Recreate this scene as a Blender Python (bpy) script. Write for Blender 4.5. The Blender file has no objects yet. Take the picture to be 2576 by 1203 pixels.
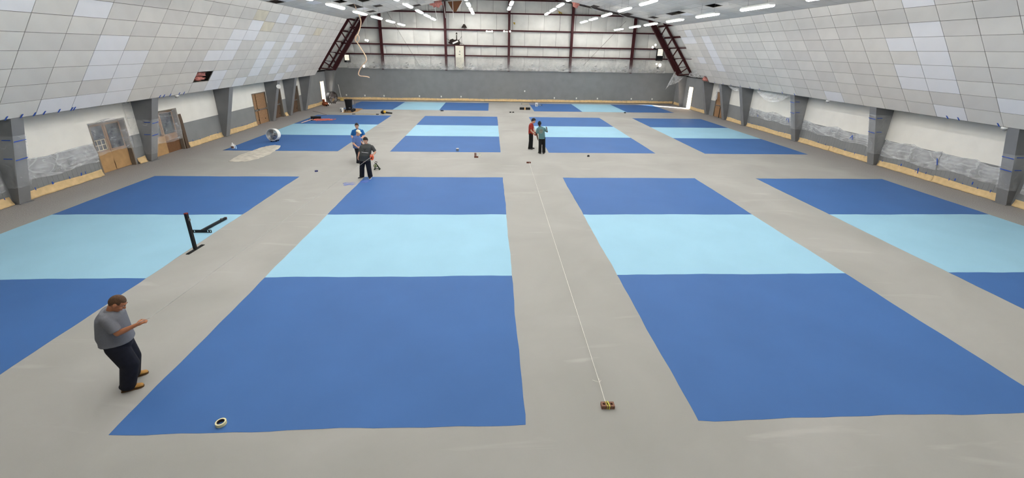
import bpy, bmesh, math, random
import numpy as np
from mathutils import Vector, Matrix
random.seed(7); rng = np.random.default_rng(7)
SC = bpy.context.scene
COL = SC.collection

# ------------------------------------------------------------------ camera
CAM_P = np.array([-.5308, -4.9191, 5.3701]); YAW, PITCH, ROLL = .0526, .3544, .0189
FPX = 1069.6
def cam_axes():
    cy, sy = math.cos(YAW), math.sin(YAW)
    fw = np.array([sy*math.cos(PITCH), cy*math.cos(PITCH), -math.sin(PITCH)])
    r0 = np.array([cy, -sy, 0]); u0 = np.cross(r0, fw)
    return r0*math.cos(ROLL)+u0*math.sin(ROLL), -r0*math.sin(ROLL)+u0*math.cos(ROLL), fw
CR, CU, CF = cam_axes()
def hit(px, py, ax, val):                 # photo pixel -> point on the plane axis = val
    d = CF+CR*((px-1288)/FPX)-CU*((py-521.5)/FPX)
    return CAM_P+d*((val-CAM_P[ax])/d[ax])
def flo(px, py, z=0.0): return hit(px, py, 2, z)
cd = bpy.data.cameras.new('camera'); cam = bpy.data.objects.new('camera', cd); COL.objects.link(cam)
cd.sensor_width = 36; cd.lens = 36*FPX/2576; cd.shift_y = -80/2576; cd.clip_end = 300; cd.clip_start = .05
cam.matrix_world = Matrix([[CR[i], CU[i], -CF[i], CAM_P[i]] for i in range(3)]+[[0, 0, 0, 1]])
SC.camera = cam
# ------------------------------------------------------------------ world, sun, exposure
w = bpy.data.worlds.new('sky'); SC.world = w; w.use_nodes = True
bg = w.node_tree.nodes['Background']; bg.inputs[0].default_value = (1, .97, .92, 1); bg.inputs[1].default_value = 18
sd = bpy.data.lights.new('sun', 'SUN'); sd.energy = 75; sd.angle = .22; sd.color = (1, .95, .86)
sun = bpy.data.objects.new('sun', sd); COL.objects.link(sun); sun.location = (40, 30, 20)
sun.rotation_euler = Vector((-3.0, 2.0, -1.7)).to_track_quat('-Z', 'Y').to_euler()
SC.view_settings.view_transform = 'Standard'; SC.view_settings.look = 'None'
SC.view_settings.exposure = 0.0; SC.view_settings.gamma = 1; SC.view_settings.use_curve_mapping = False
LAMP = 38.5                                # radiance of the strip lights' lenses

# ------------------------------------------------------------------ materials
def lin(c): return tuple(((x/255)/12.92 if x/255 <= .04045 else ((x/255+.055)/1.055)**2.4) for x in c)
MATS = {}
def mat(name, rgb, rough=.6, var=.08, scale=8, metal=0, bump=0, bscale=None, emit=0, spec=.3, stretch=(1, 1, 1)):
    if name in MATS: return MATS[name]
    m = bpy.data.materials.new(name); m.use_nodes = True; nt = m.node_tree; N = nt.nodes; b = N['Principled BSDF']
    c = lin(rgb); b.inputs['Roughness'].default_value = rough; b.inputs['Metallic'].default_value = metal
    b.inputs['Specular IOR Level'].default_value = spec
    if emit:
        b.inputs['Emission Color'].default_value = (*c, 1); b.inputs['Emission Strength'].default_value = emit
    tc = N.new('ShaderNodeTexCoord'); mp = N.new('ShaderNodeMapping'); mp.inputs['Scale'].default_value = stretch
    nt.links.new(tc.outputs['Object'], mp.inputs[0])
    nz = N.new('ShaderNodeTexNoise'); nz.inputs['Scale'].default_value = scale; nz.inputs['Detail'].default_value = 4
    nt.links.new(mp.outputs[0], nz.inputs[0])
    rp = N.new('ShaderNodeValToRGB'); rp.color_ramp.elements[0].position = .3; rp.color_ramp.elements[1].position = .7
    rp.color_ramp.elements[0].color = (*[max(0, x*(1-var)) for x in c], 1); rp.color_ramp.elements[1].color = (*[min(1, x*(1+var)) for x in c], 1)
    nt.links.new(nz.outputs[0], rp.inputs[0]); nt.links.new(rp.outputs[0], b.inputs['Base Color'])
    if bump:
        n2 = N.new('ShaderNodeTexNoise'); n2.inputs['Scale'].default_value = bscale or scale*4; n2.inputs['Detail'].default_value = 3
        nt.links.new(mp.outputs[0], n2.inputs[0])
        bp = N.new('ShaderNodeBump'); bp.inputs['Strength'].default_value = bump; bp.inputs['Distance'].default_value = .01
        nt.links.new(n2.outputs[0], bp.inputs['Height']); nt.links.new(bp.outputs[0], b.inputs['Normal'])
    MATS[name] = m; return m
def film(name, rgb=(235, 238, 240), opac=.5, crease=.35, scale=1.6, zgrad=None):
    m = bpy.data.materials.new(name); m.use_nodes = True; nt = m.node_tree; N = nt.nodes; L = nt.links.new
    b = N['Principled BSDF']; out = N['Material Output']; b.inputs['Base Color'].default_value = (*lin(rgb), 1); b.inputs['Roughness'].default_value = .25
    tr = N.new('ShaderNodeBsdfTransparent'); mx = N.new('ShaderNodeMixShader')
    tc = N.new('ShaderNodeTexCoord'); nz = N.new('ShaderNodeTexNoise'); nz.inputs['Scale'].default_value = scale; nz.inputs['Detail'].default_value = 3; nz.inputs['Distortion'].default_value = .8
    L(tc.outputs['Object'], nz.inputs[0])
    mr = N.new('ShaderNodeMapRange'); mr.inputs[1].default_value = .35; mr.inputs[2].default_value = .75; mr.inputs[3].default_value = max(0, opac-.1); mr.inputs[4].default_value = min(1, opac+.15)
    L(nz.outputs[0], mr.inputs[0]); fac = mr.outputs[0]
    def mth(op, x, y):
        n = N.new('ShaderNodeMath'); n.operation = op
        for i, q in enumerate((x, y)):
            if q is None: continue
            if isinstance(q, (int, float)): n.inputs[i].default_value = q
            else: L(q, n.inputs[i])
        return n.outputs[0]
    mp = N.new('ShaderNodeMapping'); mp.inputs['Scale'].default_value = (1, .45, 1.5); mp.inputs['Rotation'].default_value = (.35, .3, 0); L(tc.outputs['Object'], mp.inputs[0])
    for sc in (.9, 2.3):                  # sharp fold lines
        n2 = N.new('ShaderNodeTexNoise'); n2.inputs['Scale'].default_value = sc; n2.inputs['Detail'].default_value = 1; n2.inputs['Distortion'].default_value = .5; L(mp.outputs[0], n2.inputs[0])
        r2 = N.new('ShaderNodeMapRange'); r2.inputs[1].default_value = 0; r2.inputs[2].default_value = .016; r2.inputs[3].default_value = crease; r2.inputs[4].default_value = 0
        L(mth('ABSOLUTE', mth('SUBTRACT', n2.outputs[0], .5), None), r2.inputs[0]); fac = mth('ADD', fac, r2.outputs[0])
    if zgrad:                              # paint overspray caught on the lower part of the sheet
        sp = N.new('ShaderNodeSeparateXYZ'); L(tc.outputs['Object'], sp.inputs[0]); zr = N.new('ShaderNodeMapRange'); zr.inputs[1].default_value = zgrad[0]; zr.inputs[2].default_value = zgrad[1]; zr.inputs[3].default_value = zgrad[2]; zr.inputs[4].default_value = 0
        L(sp.outputs[2], zr.inputs[0]); fac = mth('ADD', fac, zr.outputs[0])
    fac = mth('MINIMUM', fac, .95); L(fac, mx.inputs[0])
    L(tr.outputs[0], mx.inputs[1]); L(b.outputs[0], mx.inputs[2]); L(mx.outputs[0], out.inputs[0])
    MATS[name] = m; return m

# ------------------------------------------------------------------ mesh helpers
WL = {}                                    # object -> world origin its mesh is relative to
def tag(o, label=None, cat=None, group=None, kind=None):
    if label: o['label'] = label
    if cat: o['category'] = cat
    if group: o['group'] = group
    if kind: o['kind'] = kind
    return o
def empty(name, loc, label=None, cat=None, group=None):
    o = bpy.data.objects.new(name, None); COL.objects.link(o); o.location = loc; o.empty_display_size = .1
    WL[o] = np.array(loc, float); return tag(o, label, cat, group)
V = lambda *a: np.array(a, float)
class MB:
    def __init__(s): s.v = []; s.f = []; s.m = []; s.cur = 0
    def add(s, vs, fs):
        n = len(s.v); s.v += [tuple(map(float, p)) for p in vs]; s.f += [tuple(i+n for i in f) for f in fs]; s.m += [s.cur]*len(fs); return s
    def box(s, x0, x1, y0, y1, z0, z1):
        return s.add([(x, y, z) for z in (z0, z1) for x, y in ((x0, y0), (x1, y0), (x1, y1), (x0, y1))],
                     [(3, 2, 1, 0), (4, 5, 6, 7), (0, 1, 5, 4), (1, 2, 6, 5), (2, 3, 7, 6), (3, 0, 4, 7)])
    def obox(s, c, a, b, d):               # centre + three half-axes
        c, a, b, d = map(np.asarray, (c, a, b, d))
        return s.add([c+sx*a+sy*b+sz*d for sz in (-1, 1) for sx, sy in ((-1, -1), (1, -1), (1, 1), (-1, 1))],
                     [(3, 2, 1, 0), (4, 5, 6, 7), (0, 1, 5, 4), (1, 2, 6, 5), (2, 3, 7, 6), (3, 0, 4, 7)])
    def bar(s, p, q, w, h, up=(0, 0, 1)):
        p, q = V(*p), V(*q); d = q-p; L = np.linalg.norm(d); d /= L; up = V(*up)
        r = np.cross(d, up); r = r/np.linalg.norm(r) if np.linalg.norm(r) > 1e-6 else V(1, 0, 0); u = np.cross(r, d)
        return s.obox((p+q)/2, d*L/2, r*w/2, u*h/2)
    def prism(s, poly, ext):
        n = len(poly); e = np.array(ext, float); P = [np.array(p, float) for p in poly]
        return s.add(P+[p+e for p in P], [tuple(range(n))[::-1], tuple(range(n, 2*n))]+[(i, (i+1) % n, n+(i+1) % n, n+i) for i in range(n)])
    def loft(s, rings, cap=True):
        n = len(rings[0]); base = []; fs = []
        for r in rings: base += list(r)
        for k in range(len(rings)-1):
            for i in range(n):
                a, b = k*n+i, k*n+(i+1) % n; fs.append((a, b, b+n, a+n))
        if cap: fs.append(tuple(range(n))[::-1]); fs.append(tuple(range((len(rings)-1)*n, len(rings)*n)))
        return s.add(base, fs)
    def _fr(s, d):
        d = d/np.linalg.norm(d); a = V(0, 0, 1) if abs(d[2]) < .9 else V(1, 0, 0)
        x = np.cross(a, d); x /= np.linalg.norm(x); return x, np.cross(d, x)
    def cyl(s, p, q, r0, r1=None, n=12):
        p, q = V(*p), V(*q); r1 = r0 if r1 is None else r1; x, y = s._fr(q-p)
        R = [[c+r*(x*math.cos(t)+y*math.sin(t)) for t in np.arange(n)*2*math.pi/n] for c, r in ((p, r0), (q, r1))]
        return s.loft(R)
    def cap(s, p, q, r0, r1=None, n=12):   # tapered capsule
        p, q = V(*p), V(*q); r1 = r0 if r1 is None else r1; s.cyl(p, q, r0, r1, n); s.ell(p, r0, r0, r0, n, n//2); return s.ell(q, r1, r1, r1, n, n//2)
    def tube(s, pts, r, n=6):
        P = [V(*p) for p in pts]; R = []; x = None
        for i, p in enumerate(P):
            d = P[min(i+1, len(P)-1)]-P[max(i-1, 0)]; d /= np.linalg.norm(d)+1e-12
            if x is None: x, y = s._fr(d)
            else: x = x-d*(x@d); x /= np.linalg.norm(x); y = np.cross(d, x)
            R.append([p+r*(x*math.cos(t)+y*math.sin(t)) for t in np.arange(n)*2*math.pi/n])
        return s.loft(R)
    def ell(s, c, rx, ry, rz, n=12, m=8, ax=None):
        c = V(*c); A = np.eye(3) if ax is None else np.array(ax)
        vs = [c+A.T@V(0, 0, rz)]; fs = []
        for k in range(1, m):
            t = math.pi*k/m
            for i in range(n):
                a = 2*math.pi*i/n; vs.append(c+A.T@V(rx*math.sin(t)*math.cos(a), ry*math.sin(t)*math.sin(a), rz*math.cos(t)))
        vs.append(c+A.T@V(0, 0, -rz)); L = len(vs)-1
        for i in range(n):
            j = (i+1) % n; fs.append((0, 1+i, 1+j)); fs.append((L, L-n+j, L-n+i))
            for k in range(m-2): a = 1+k*n; fs.append((a+i, a+n+i, a+n+j, a+j))
        return s.add(vs, fs)
    def ring(s, c, axis, r, t, n=32, m=6): # torus
        c, d = V(*c), V(*axis); d /= np.linalg.norm(d); x, y = s._fr(d); vs = []; fs = []
        for i in range(n):
            a = 2*math.pi*i/n; e = x*math.cos(a)+y*math.sin(a)
            for k in range(m): b = 2*math.pi*k/m; vs.append(c+e*(r+t*math.cos(b))+d*t*math.sin(b))
        for i in range(n):
            for k in range(m): fs.append((i*m+k, ((i+1) % n)*m+k, ((i+1) % n)*m+(k+1) % m, i*m+(k+1) % m))
        return s.add(vs, fs)
    def grid(s, fn, nu, nv):
        vs = [fn(i/nu, j/nv) for j in range(nv+1) for i in range(nu+1)]; W = nu+1
        return s.add(vs, [(j*W+i, j*W+i+1, (j+1)*W+i+1, (j+1)*W+i) for j in range(nv) for i in range(nu)])
    def disc(s, c, axis, r, n=24):
        c, d = V(*c), V(*axis); x, y = s._fr(d); return s.add([c+r*(x*math.cos(t)+y*math.sin(t)) for t in np.arange(n)*2*math.pi/n], [tuple(range(n))])
    def mesh(s, name, mats, o, smooth):
        me = bpy.data.meshes.new(name); vv = (np.array(s.v)-o).tolist(); me.from_pydata(vv, [], s.f)
        for m in (mats if isinstance(mats, (list, tuple)) else [mats]): me.materials.append(m)
        me.polygons.foreach_set('material_index', s.m)
        if smooth: me.polygons.foreach_set('use_smooth', [True]*len(s.f))
        me.update(); return me
    def build(s, name, mats, parent=None, smooth=False, label=None, cat=None, group=None, kind=None, recalc=True):
        if parent is None:
            a = np.array(s.v); o = np.array([(a[:, 0].min()+a[:, 0].max())/2, (a[:, 1].min()+a[:, 1].max())/2, a[:, 2].min()])
        else: o = WL[parent]
        me = s.mesh(name, mats, o, smooth)
        if recalc:
            bm = bmesh.new(); bm.from_mesh(me); bmesh.ops.recalc_face_normals(bm, faces=bm.faces); bm.to_mesh(me); bm.free()
        ob = bpy.data.objects.new(name, me); COL.objects.link(ob)
        if parent is None: ob.location = o
        else: ob.parent = parent
        WL[ob] = o; return tag(ob, label, cat, group, kind)
def thick(o, t, off=0):
    md = o.modifiers.new('thickness', 'SOLIDIFY'); md.thickness = t; md.offset = off; return o
def copy_tree(o, parent=None, loc=None, rotz=None):
    c = o.copy(); COL.objects.link(c); c.parent = parent
    if loc is not None: c.location = loc
    if rotz is not None: c.rotation_euler = (0, 0, rotz)
    for ch in [x for x in KIDS.get(o, [])]: KIDS.setdefault(c, []).append(copy_tree(ch, c))
    return c
KIDS = {}
def kid(p, o): KIDS.setdefault(p, []).append(o); return o

# ------------------------------------------------------------------ common materials
CX = 1.34                                   # middle of the hall
GREYW = mat('grey wall paint', (130, 132, 133), .6, .05, 1.5)
WHITEW = mat('white wall paint', (226, 224, 216), .7, .03, 2)
PILL = mat('pillar paint', (122, 123, 125), .55, .06, 2)
DARK = mat('dark void', (28, 24, 24), .9, .2, 3)
BLACK = mat('black', (20, 20, 22), .5, .15, 10)
STEEL = mat('red oxide steel', (66, 24, 27), .55, .2, 6)
INSUL = mat('white insulation facing', (214, 214, 208), .6, .07, 1.2, bump=.25, bscale=4)
PAPER = mat('kraft paper', (208, 181, 136), .8, .1, 5, bump=.7, bscale=7)
CARD = mat('cardboard', (172, 138, 96), .8, .1, 4)
BLUET = mat('blue tape', (38, 78, 168), .6, .06, 20)
PINK = mat('pink insulation', (186, 124, 114), .95, .35, 9, bump=.8, bscale=25)
WHITEP = mat('white plastic', (236, 236, 232), .4, .03, 6)
WOOD = mat('door wood', (150, 117, 86), .6, .14, 3, stretch=(1, 1, 6))
GLASSD = mat('dark glass', (22, 24, 28), .1, .2, 2, spec=.6)
FILM = film('plastic sheet', opac=.36, crease=.16); FILM2 = film('thin plastic sheet', opac=.18, crease=.1); FILM3 = film('oversprayed plastic sheet', (186, 186, 184), opac=.14, crease=.14, zgrad=(0, .9, .45))
LENS = mat('lamp lens', (255, 251, 246), .4, .0, 1, emit=LAMP)
HEADL = mat('lamp head glow', (255, 250, 240), .4, 0, 1, emit=5)
# ================================================================== STRUCTURE
YN, YF = -9.0, 43.15
# ---- floor
def floor_mat():
    m = bpy.data.materials.new('painted slab'); m.use_nodes = True; nt = m.node_tree; N = nt.nodes; L = nt.links.new; b = N['Principled BSDF']
    geo = N.new('ShaderNodeNewGeometry'); sep = N.new('ShaderNodeSeparateXYZ'); L(geo.outputs['Position'], sep.inputs[0])
    def math_(op, a, b_, clamp=False):
        n = N.new('ShaderNodeMath'); n.operation = op; n.use_clamp = clamp
        for i, q in enumerate((a, b_)):
            if q is None: continue
            if isinstance(q, (int, float)): n.inputs[i].default_value = q
            else: L(q, n.inputs[i])
        return n.outputs[0]
    def noise(scale, detail=4, stretch=None, dist=0):
        n = N.new('ShaderNodeTexNoise'); n.inputs['Scale'].default_value = scale; n.inputs['Detail'].default_value = detail; n.inputs['Distortion'].default_value = dist
        src = geo.outputs['Position']
        if stretch:
            mp = N.new('ShaderNodeMapping'); mp.inputs['Scale'].default_value = stretch; mp.inputs['Rotation'].default_value = (0, 0, .35); L(src, mp.inputs[0]); src = mp.outputs[0]
        L(src, n.inputs[0]); return n.outputs[0]
    dx = math_('ABSOLUTE', math_('SUBTRACT', sep.outputs[0], CX), None)
    wob = math_('MULTIPLY', math_('SUBTRACT', noise(.5, 3), .5), 2.2)
    edge = math_('MULTIPLY', math_('SUBTRACT', math_('ADD', dx, wob), 15.3), .5, True)     # bare, unpainted slab along the walls
    yb = math_('MULTIPLY', math_('SUBTRACT', math_('SUBTRACT', math_('ADD', sep.outputs[1], wob), math_('MULTIPLY', dx, -1.4)), 57), .35, True)
    bare = math_('MAXIMUM', edge, yb)
    sp = noise(34, 2); spk = N.new('ShaderNodeValToRGB'); e = spk.color_ramp.elements
    e[0].position = .35; e[0].color = (*lin((138, 134, 132)), 1); e[1].position = .65; e[1].color = (*lin((160, 157, 154)), 1); L(sp, spk.inputs[0])
    bigs = noise(.35, 5, dist=.6); rp = N.new('ShaderNodeValToRGB'); e = rp.color_ramp.elements
    e[0].position = .3; e[0].color = (*lin((151, 150, 145)), 1); e[1].position = .72; e[1].color = (*lin((164, 163, 158)), 1); L(bigs, rp.inputs[0])
    str_ = noise(1.0, 5, (.35, 2.2, 1), .8); sr = N.new('ShaderNodeValToRGB'); e = sr.color_ramp.elements
    e[0].position = .62; e[0].color = (0, 0, 0, 1); e[1].position = .74; e[1].color = (.5, .5, .5, 1); L(str_, sr.inputs[0])
    m1 = N.new('ShaderNodeMixRGB'); L(sr.outputs[0], m1.inputs[0]); L(rp.outputs[0], m1.inputs[1]); m1.inputs[2].default_value = (*lin((178, 176, 171)), 1)
    m2 = N.new('ShaderNodeMixRGB'); L(bare, m2.inputs[0]); L(m1.outputs[0], m2.inputs[1]); L(spk.outputs[0], m2.inputs[2])
    L(m2.outputs[0], b.inputs['Base Color']); b.inputs['Roughness'].default_value = .75; b.inputs['Specular IOR Level'].default_value = .15
    bp = N.new('ShaderNodeBump'); bp.inputs['Strength'].default_value = .15; bp.inputs['Distance'].default_value = .004; L(noise(60, 2), bp.inputs['Height']); L(bp.outputs[0], b.inputs['Normal'])
    return m
MB().box(CX-18.8, CX+18.8, YN, YF+.1, -.2, 0).build('floor', floor_mat(), kind='structure')
MB().box(-70, 70, -40, 90, -.5, -.21).build('ground', mat('outside ground', (180, 176, 165), .9, .1, .5), kind='structure')

# ---- lower side walls with doorways
L_OPEN = [(13.5, 15.35), (16.6, 18.75), (26.3, 28.2), (28.75, 30.6), (31.75, 33.8), (38.85, 39.85)]
R_OPEN = [(31.95, 33.8), (38.55, 39.5)]
def side_wall(name, s, opens, ygrey, label):
    mb = MB(); x0, x1 = (CX+s*18.51, CX+s*18.78); x0, x1 = min(x0, x1), max(x0, x1)
    ys = [YN]+[v for o in opens for v in o]+[YF]
    segs = sorted(set(ys+[ygrey]))
    for a, b in zip(segs[:-1], segs[1:]):
        op = any(abs(a-o[0]) < 1e-6 for o in opens)
        mb.cur = 0
        if not op: mb.box(x0, x1, a, b, 0, 1.34)
        if op: mb.cur = 1 if a < ygrey else 0; mb.box(x0, x1, a, b, 2.18, 3.05)
        else: mb.cur = 1 if a < ygrey else 0; mb.box(x0, x1, a, b, 1.34, 3.05)
    return mb.build(name, [GREYW, WHITEW], kind='structure')
WALL_L = side_wall('wall_left', -1, L_OPEN, 34.3, 'l'); WALL_R = side_wall('wall_right', 1, R_OPEN, 34.65, 'r')
for par, s, ya, yb in ((WALL_L, -1, -8, 13.4), (WALL_R, 1, -8, 28.3)):          # ribs of the grey cladding
    mb = MB(); y = ya
    while y < yb: mb.box(*sorted((CX+s*18.505, CX+s*18.525)), y, y+.05, .04, 1.33); y += .2
    mb.build('rib', GREYW, par, kind='stuff')
# soffit over the side walls
for s, nm in ((-1, 'trim_1'), (1, 'trim_2')):
    MB().box(*sorted((CX+s*17.62, CX+s*19.3)), YN, 35.0, 3.051, 3.12).build(nm, mat('soffit', (150, 150, 148), .8), kind='structure')
for s, nm in ((-1, 'trim_3'), (1, 'trim_4')):
    MB().box(*sorted((CX+s*18.45, CX+s*19.3)), 35.0, YF, 3.051, 3.12).build(nm, DARK, kind='structure')
# ---- outer sloping skin and roof
ROOFZ = lambda d: 8.5+.183*(14.2-d)
for s, nm in ((-1, 'wall_left_outer'), (1, 'wall_right_outer')):
    MB().prism([(CX+s*19.2, YN, 3.05), (CX+s*15.6, YN, ROOFZ(15.6)), (CX+s*15.75, YN, ROOFZ(15.6)+.12), (CX+s*19.4, YN, 3.05)], (0, YF+.2-YN, 0)).build(nm, INSUL, kind='structure')
    MB().prism([(CX+s*15.75, YN, ROOFZ(15.75)), (CX, YN, ROOFZ(0)), (CX, YN, ROOFZ(0)+.15), (CX+s*15.75, YN, ROOFZ(15.75)+.15)], (0, YF+.2-YN, 0)).build('roof_'+('left' if s < 0 else 'right'), mat('roof underside', (70, 62, 60), .8, .08, 1), kind='structure')
# ---- near wall behind the camera
MB().box(CX-19.5, CX+19.5, YN-.2, YN, 0, 11.5).build('wall_near', mat('near wall', (190, 190, 186), .8, .03, 1), kind='structure')

# ---- far wall: grey lower wall, white insulated upper wall in panels between red girts and columns
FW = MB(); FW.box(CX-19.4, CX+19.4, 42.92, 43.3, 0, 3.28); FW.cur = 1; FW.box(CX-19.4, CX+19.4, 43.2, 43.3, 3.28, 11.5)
WALL_F = FW.build('wall_far', [GREYW, mat('dark seam backing', (70, 66, 64), .9)], kind='structure')  # dark backing that shows in the seams between insulation panels
COLX = [-13.25, -6.62, 0, 6.62, 13.25]; GIRT = [4.72, 5.72, 7.25, 8.88, 10.14]
bands = [3.28]+GIRT+[11.4]
for b in range(len(bands)-1):
    z0, z1 = bands[b], bands[b+1]; x = -18.9+(.0 if b % 2 else .6)
    edges = [-18.9]+[q for q in np.arange(-18.2+(b % 2)*.35, 18.3, 1.655)]+[18.9]
    for a, c in zip(edges[:-1], edges[1:]):
        ph = random.random()*6; gp = .004 if random.random() < .6 else .014
        def fn(u, v, a=a, c=c, z0=z0, z1=z1, ph=ph, gp=gp):
            bul = .05*(1-(2*u-1)**4)*(1-(2*v-1)**6)+.012*math.sin(9*u+ph)*math.sin(5*v+ph)
            return (CX+a+gp+(c-a-2*gp)*u, 43.19-bul, z0+.01+(z1-z0-.02)*v)
        g = MB().grid(fn, 8, 4); g.build('insulation_panel', INSUL, WALL_F, smooth=True, recalc=False)
for cxx in COLX:
    mb = MB(); x = CX+cxx
    mb.box(x-.115, x+.115, 42.78, 42.80, 3.2, 11.2); mb.box(x-.115, x+.115, 43.10, 43.12, 3.2, 11.2); mb.box(x-.012, x+.012, 42.8, 43.1, 3.2, 11.2)
    mb.build('column', STEEL, WALL_F)
for z in GIRT:
    mb = MB(); mb.box(CX-18.9, CX+18.9, 42.93, 43.1, z+.045, z+.06); mb.box(CX-18.9, CX+18.9, 42.93, 42.945, z-.07, z+.06); mb.box(CX-18.9, CX+18.9, 43.08, 43.1, z-.07, z+.045)
    mb.build('girt', STEEL, WALL_F)
for xa, za, xb, zb in ((-12.6, 9.1, -9.3, 3.4), (12.2, 8.4, 8.0, 3.9)):          # slack brace rods
    MB().cyl((CX+xa, 42.86, za), (CX+xb, 42.86, zb), .014, n=6).build('brace_rod', mat('rod', (80, 76, 74), .6), WALL_F)

# ---- tiled sloping side panels
P0, P1 = V(17.5, 2.98), V(14.2, 7.62); SL = np.linalg.norm(P1-P0); SD = (P1-P0)/SL      # offset from the middle, height
AGED = [mat('aged tile a', (207, 204, 198), .8, .03, 1.5, bump=.15, bscale=40), mat('aged tile b', (202, 199, 194), .8, .03, 1.5, bump=.15, bscale=40), mat('aged tile c', (210, 207, 201), .8, .04, 1.2, bump=.15, bscale=40)]
NEWT = mat('new tile', (220, 220, 222), .75, .015, 2, bump=.1, bscale=40)
STAIN = mat('stained tile', (203, 196, 178), .8, .07, 2.2)
GRIDM = mat('tile grid', (104, 102, 95), .6, .15, 5)
WL_ = {(4,1),(5,0),(5,3),(5,5),(6,1),(6,2),(6,3),(6,4),(6,5),(6,6),(8,1),(8,2),(8,3),(8,4),(8,7),(9,0),(10,5),(10,6),(11,0),(11,1),(11,3),(11,4),(11,5),(12,3),(16,0),(16,1),(16,2),(16,3),(17,0),(17,2),(17,3),(17,4),(18,0),(18,6),(20,6)}
WR_ = {(0,6),(1,3),(1,6),(1,7),(3,2),(3,3),(3,4),(3,5),(3,6),(12,0),(16,2),(16,3),(16,5),(17,0),(17,2),(17,3),(17,4),(17,5),(17,6),(17,8),(19,1)}
def tiles(name, s, yend, py, pr_, nrow, org, dirv, nrm, skip, white, keep, stain=()):
    """org(d)-> (x,z) offset line; grid bars + tiles hung on them"""
    L = SL if nrow == 9 else 13.6*math.hypot(1, .183)
    def pt(d, y, off): o = org+dirv*d+nrm*off; return V(CX+s*o[0], y, o[1])
    mb = MB(); ncol = int((yend-YN)/py)
    for r in range(nrow+1):
        d = min(r*pr_, L); mb.bar(pt(d, YN, .012), pt(d, yend, .012), .03, .02, up=(s*nrm[0], 0, nrm[1]))
    for c in range(ncol+1):
        y = yend-c*py; mb.bar(pt(0, y, .012), pt(L, y, .012), .03, .02, up=(s*nrm[0], 0, nrm[1]))
    st = mb.build(name, GRIDM, kind='structure')
    meshes = {}
    def tile_mesh(h, m):
        k = (round(h, 3), m.name)
        if k not in meshes:
            t = MB(); a = V(0, 1, 0)*(py/2-.011); b = V(s*dirv[0], 0, dirv[1])*(h/2-.011); n = V(s*nrm[0], 0, nrm[1])*.009
            t.obox((0, 0, 0), a, b, n); meshes[k] = t.mesh('ceiling_tile', m, V(0, 0, 0), False)
        return meshes[k]
    rest = MB(); R = random.Random(len(name)+s)
    for c in range(ncol):
        for r in range(nrow):
            d0, d1 = r*pr_, min((r+1)*pr_, L)
            if d1-d0 < .1 or (c, r) in skip: continue
            y = yend-(c+.5)*py; ctr = pt((d0+d1)/2, y, -.002+R.uniform(-.002, .002))
            if not keep(c, r):
                rest.obox(ctr, V(0, 1, 0)*(py/2-.011), V(s*dirv[0], 0, dirv[1])*((d1-d0)/2-.011), V(s*nrm[0], 0, nrm[1])*.009); continue
            m = NEWT if (c, r) in white else (STAIN if (c, r) in stain else AGED[R.choice((0, 0, 1, 1, 2))])
            o = bpy.data.objects.new('ceiling_tile' if nrow != 9 else 'wall_tile', tile_mesh(d1-d0, m)); COL.objects.link(o); o.parent = st; o.location = ctr-WL[st]
    if rest.v: rest.build('tile_field', AGED[0], st, kind='stuff')
    return st, pt
NRM = V(SD[1], -SD[0])                      # points outward; room side is negative
SL_L, ptL = tiles('wall_left_slope', -1, 35.35, 1.303, .647, 9, P0, SD, NRM, {(12, 1)}, WL_, lambda c, r: c < 23, {(9, 6), (10, 7), (3, 6)})
SL_R, ptR = tiles('wall_right_slope', 1, 34.78, 1.286, .647, 9, P0, SD, NRM, {(0, 0)}, WR_, lambda c, r: c < 23)
# ---- gently pitched tiled ceiling
CD = V(-1, .183)/math.hypot(1, .183); CN = V(.183, 1)/math.hypot(1, .183); PRC = .592
def cell(s, yend, off, y): return int((yend-y)/1.27), int((14.2-off)*math.hypot(1, .183)/PRC)
CLH = {cell(-1, 35.35, 11.35, 28.7), cell(-1, 35.35, 11.35, 30.2), cell(-1, 35.35, 10.7, 30.3), cell(-1, 35.35, 11.3, 34.0), cell(-1, 35.35, 8.0, 34.7), cell(-1, 35.35, 10.7, 26.5), cell(-1, 35.35, 13.9, 22.2), cell(-1, 35.35, 11.4, 26.3), cell(-1, 35.35, 6.6, 34.6), cell(-1, 35.35, 6.0, 34.6), cell(-1, 35.35, 5.3, 34.6)}
CRH = {cell(1, 34.9, 11.85, 23.2), cell(1, 34.9, 11.85, 28.5), cell(1, 34.9, 11.85, 29.6), cell(1, 34.9, 11.8, 33.5), cell(1, 34.9, 9.6, 34.5), cell(1, 34.9, 7.2, 34.5)}
CE_L, ptCL = tiles('ceiling_left', -1, 35.35, 1.27, PRC, 23, V(14.2, 7.62), CD, CN, CLH, {(3, 4), (8, 2), (10, 1)}, lambda c, r: c < 18 and r < 16)
CE_R, ptCR = tiles('ceiling_right', 1, 34.9, 1.27, PRC, 23, V(14.2, 7.62), CD, CN, CRH, {(7, 2), (5, 3)}, lambda c, r: c < 18 and r < 16)

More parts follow.
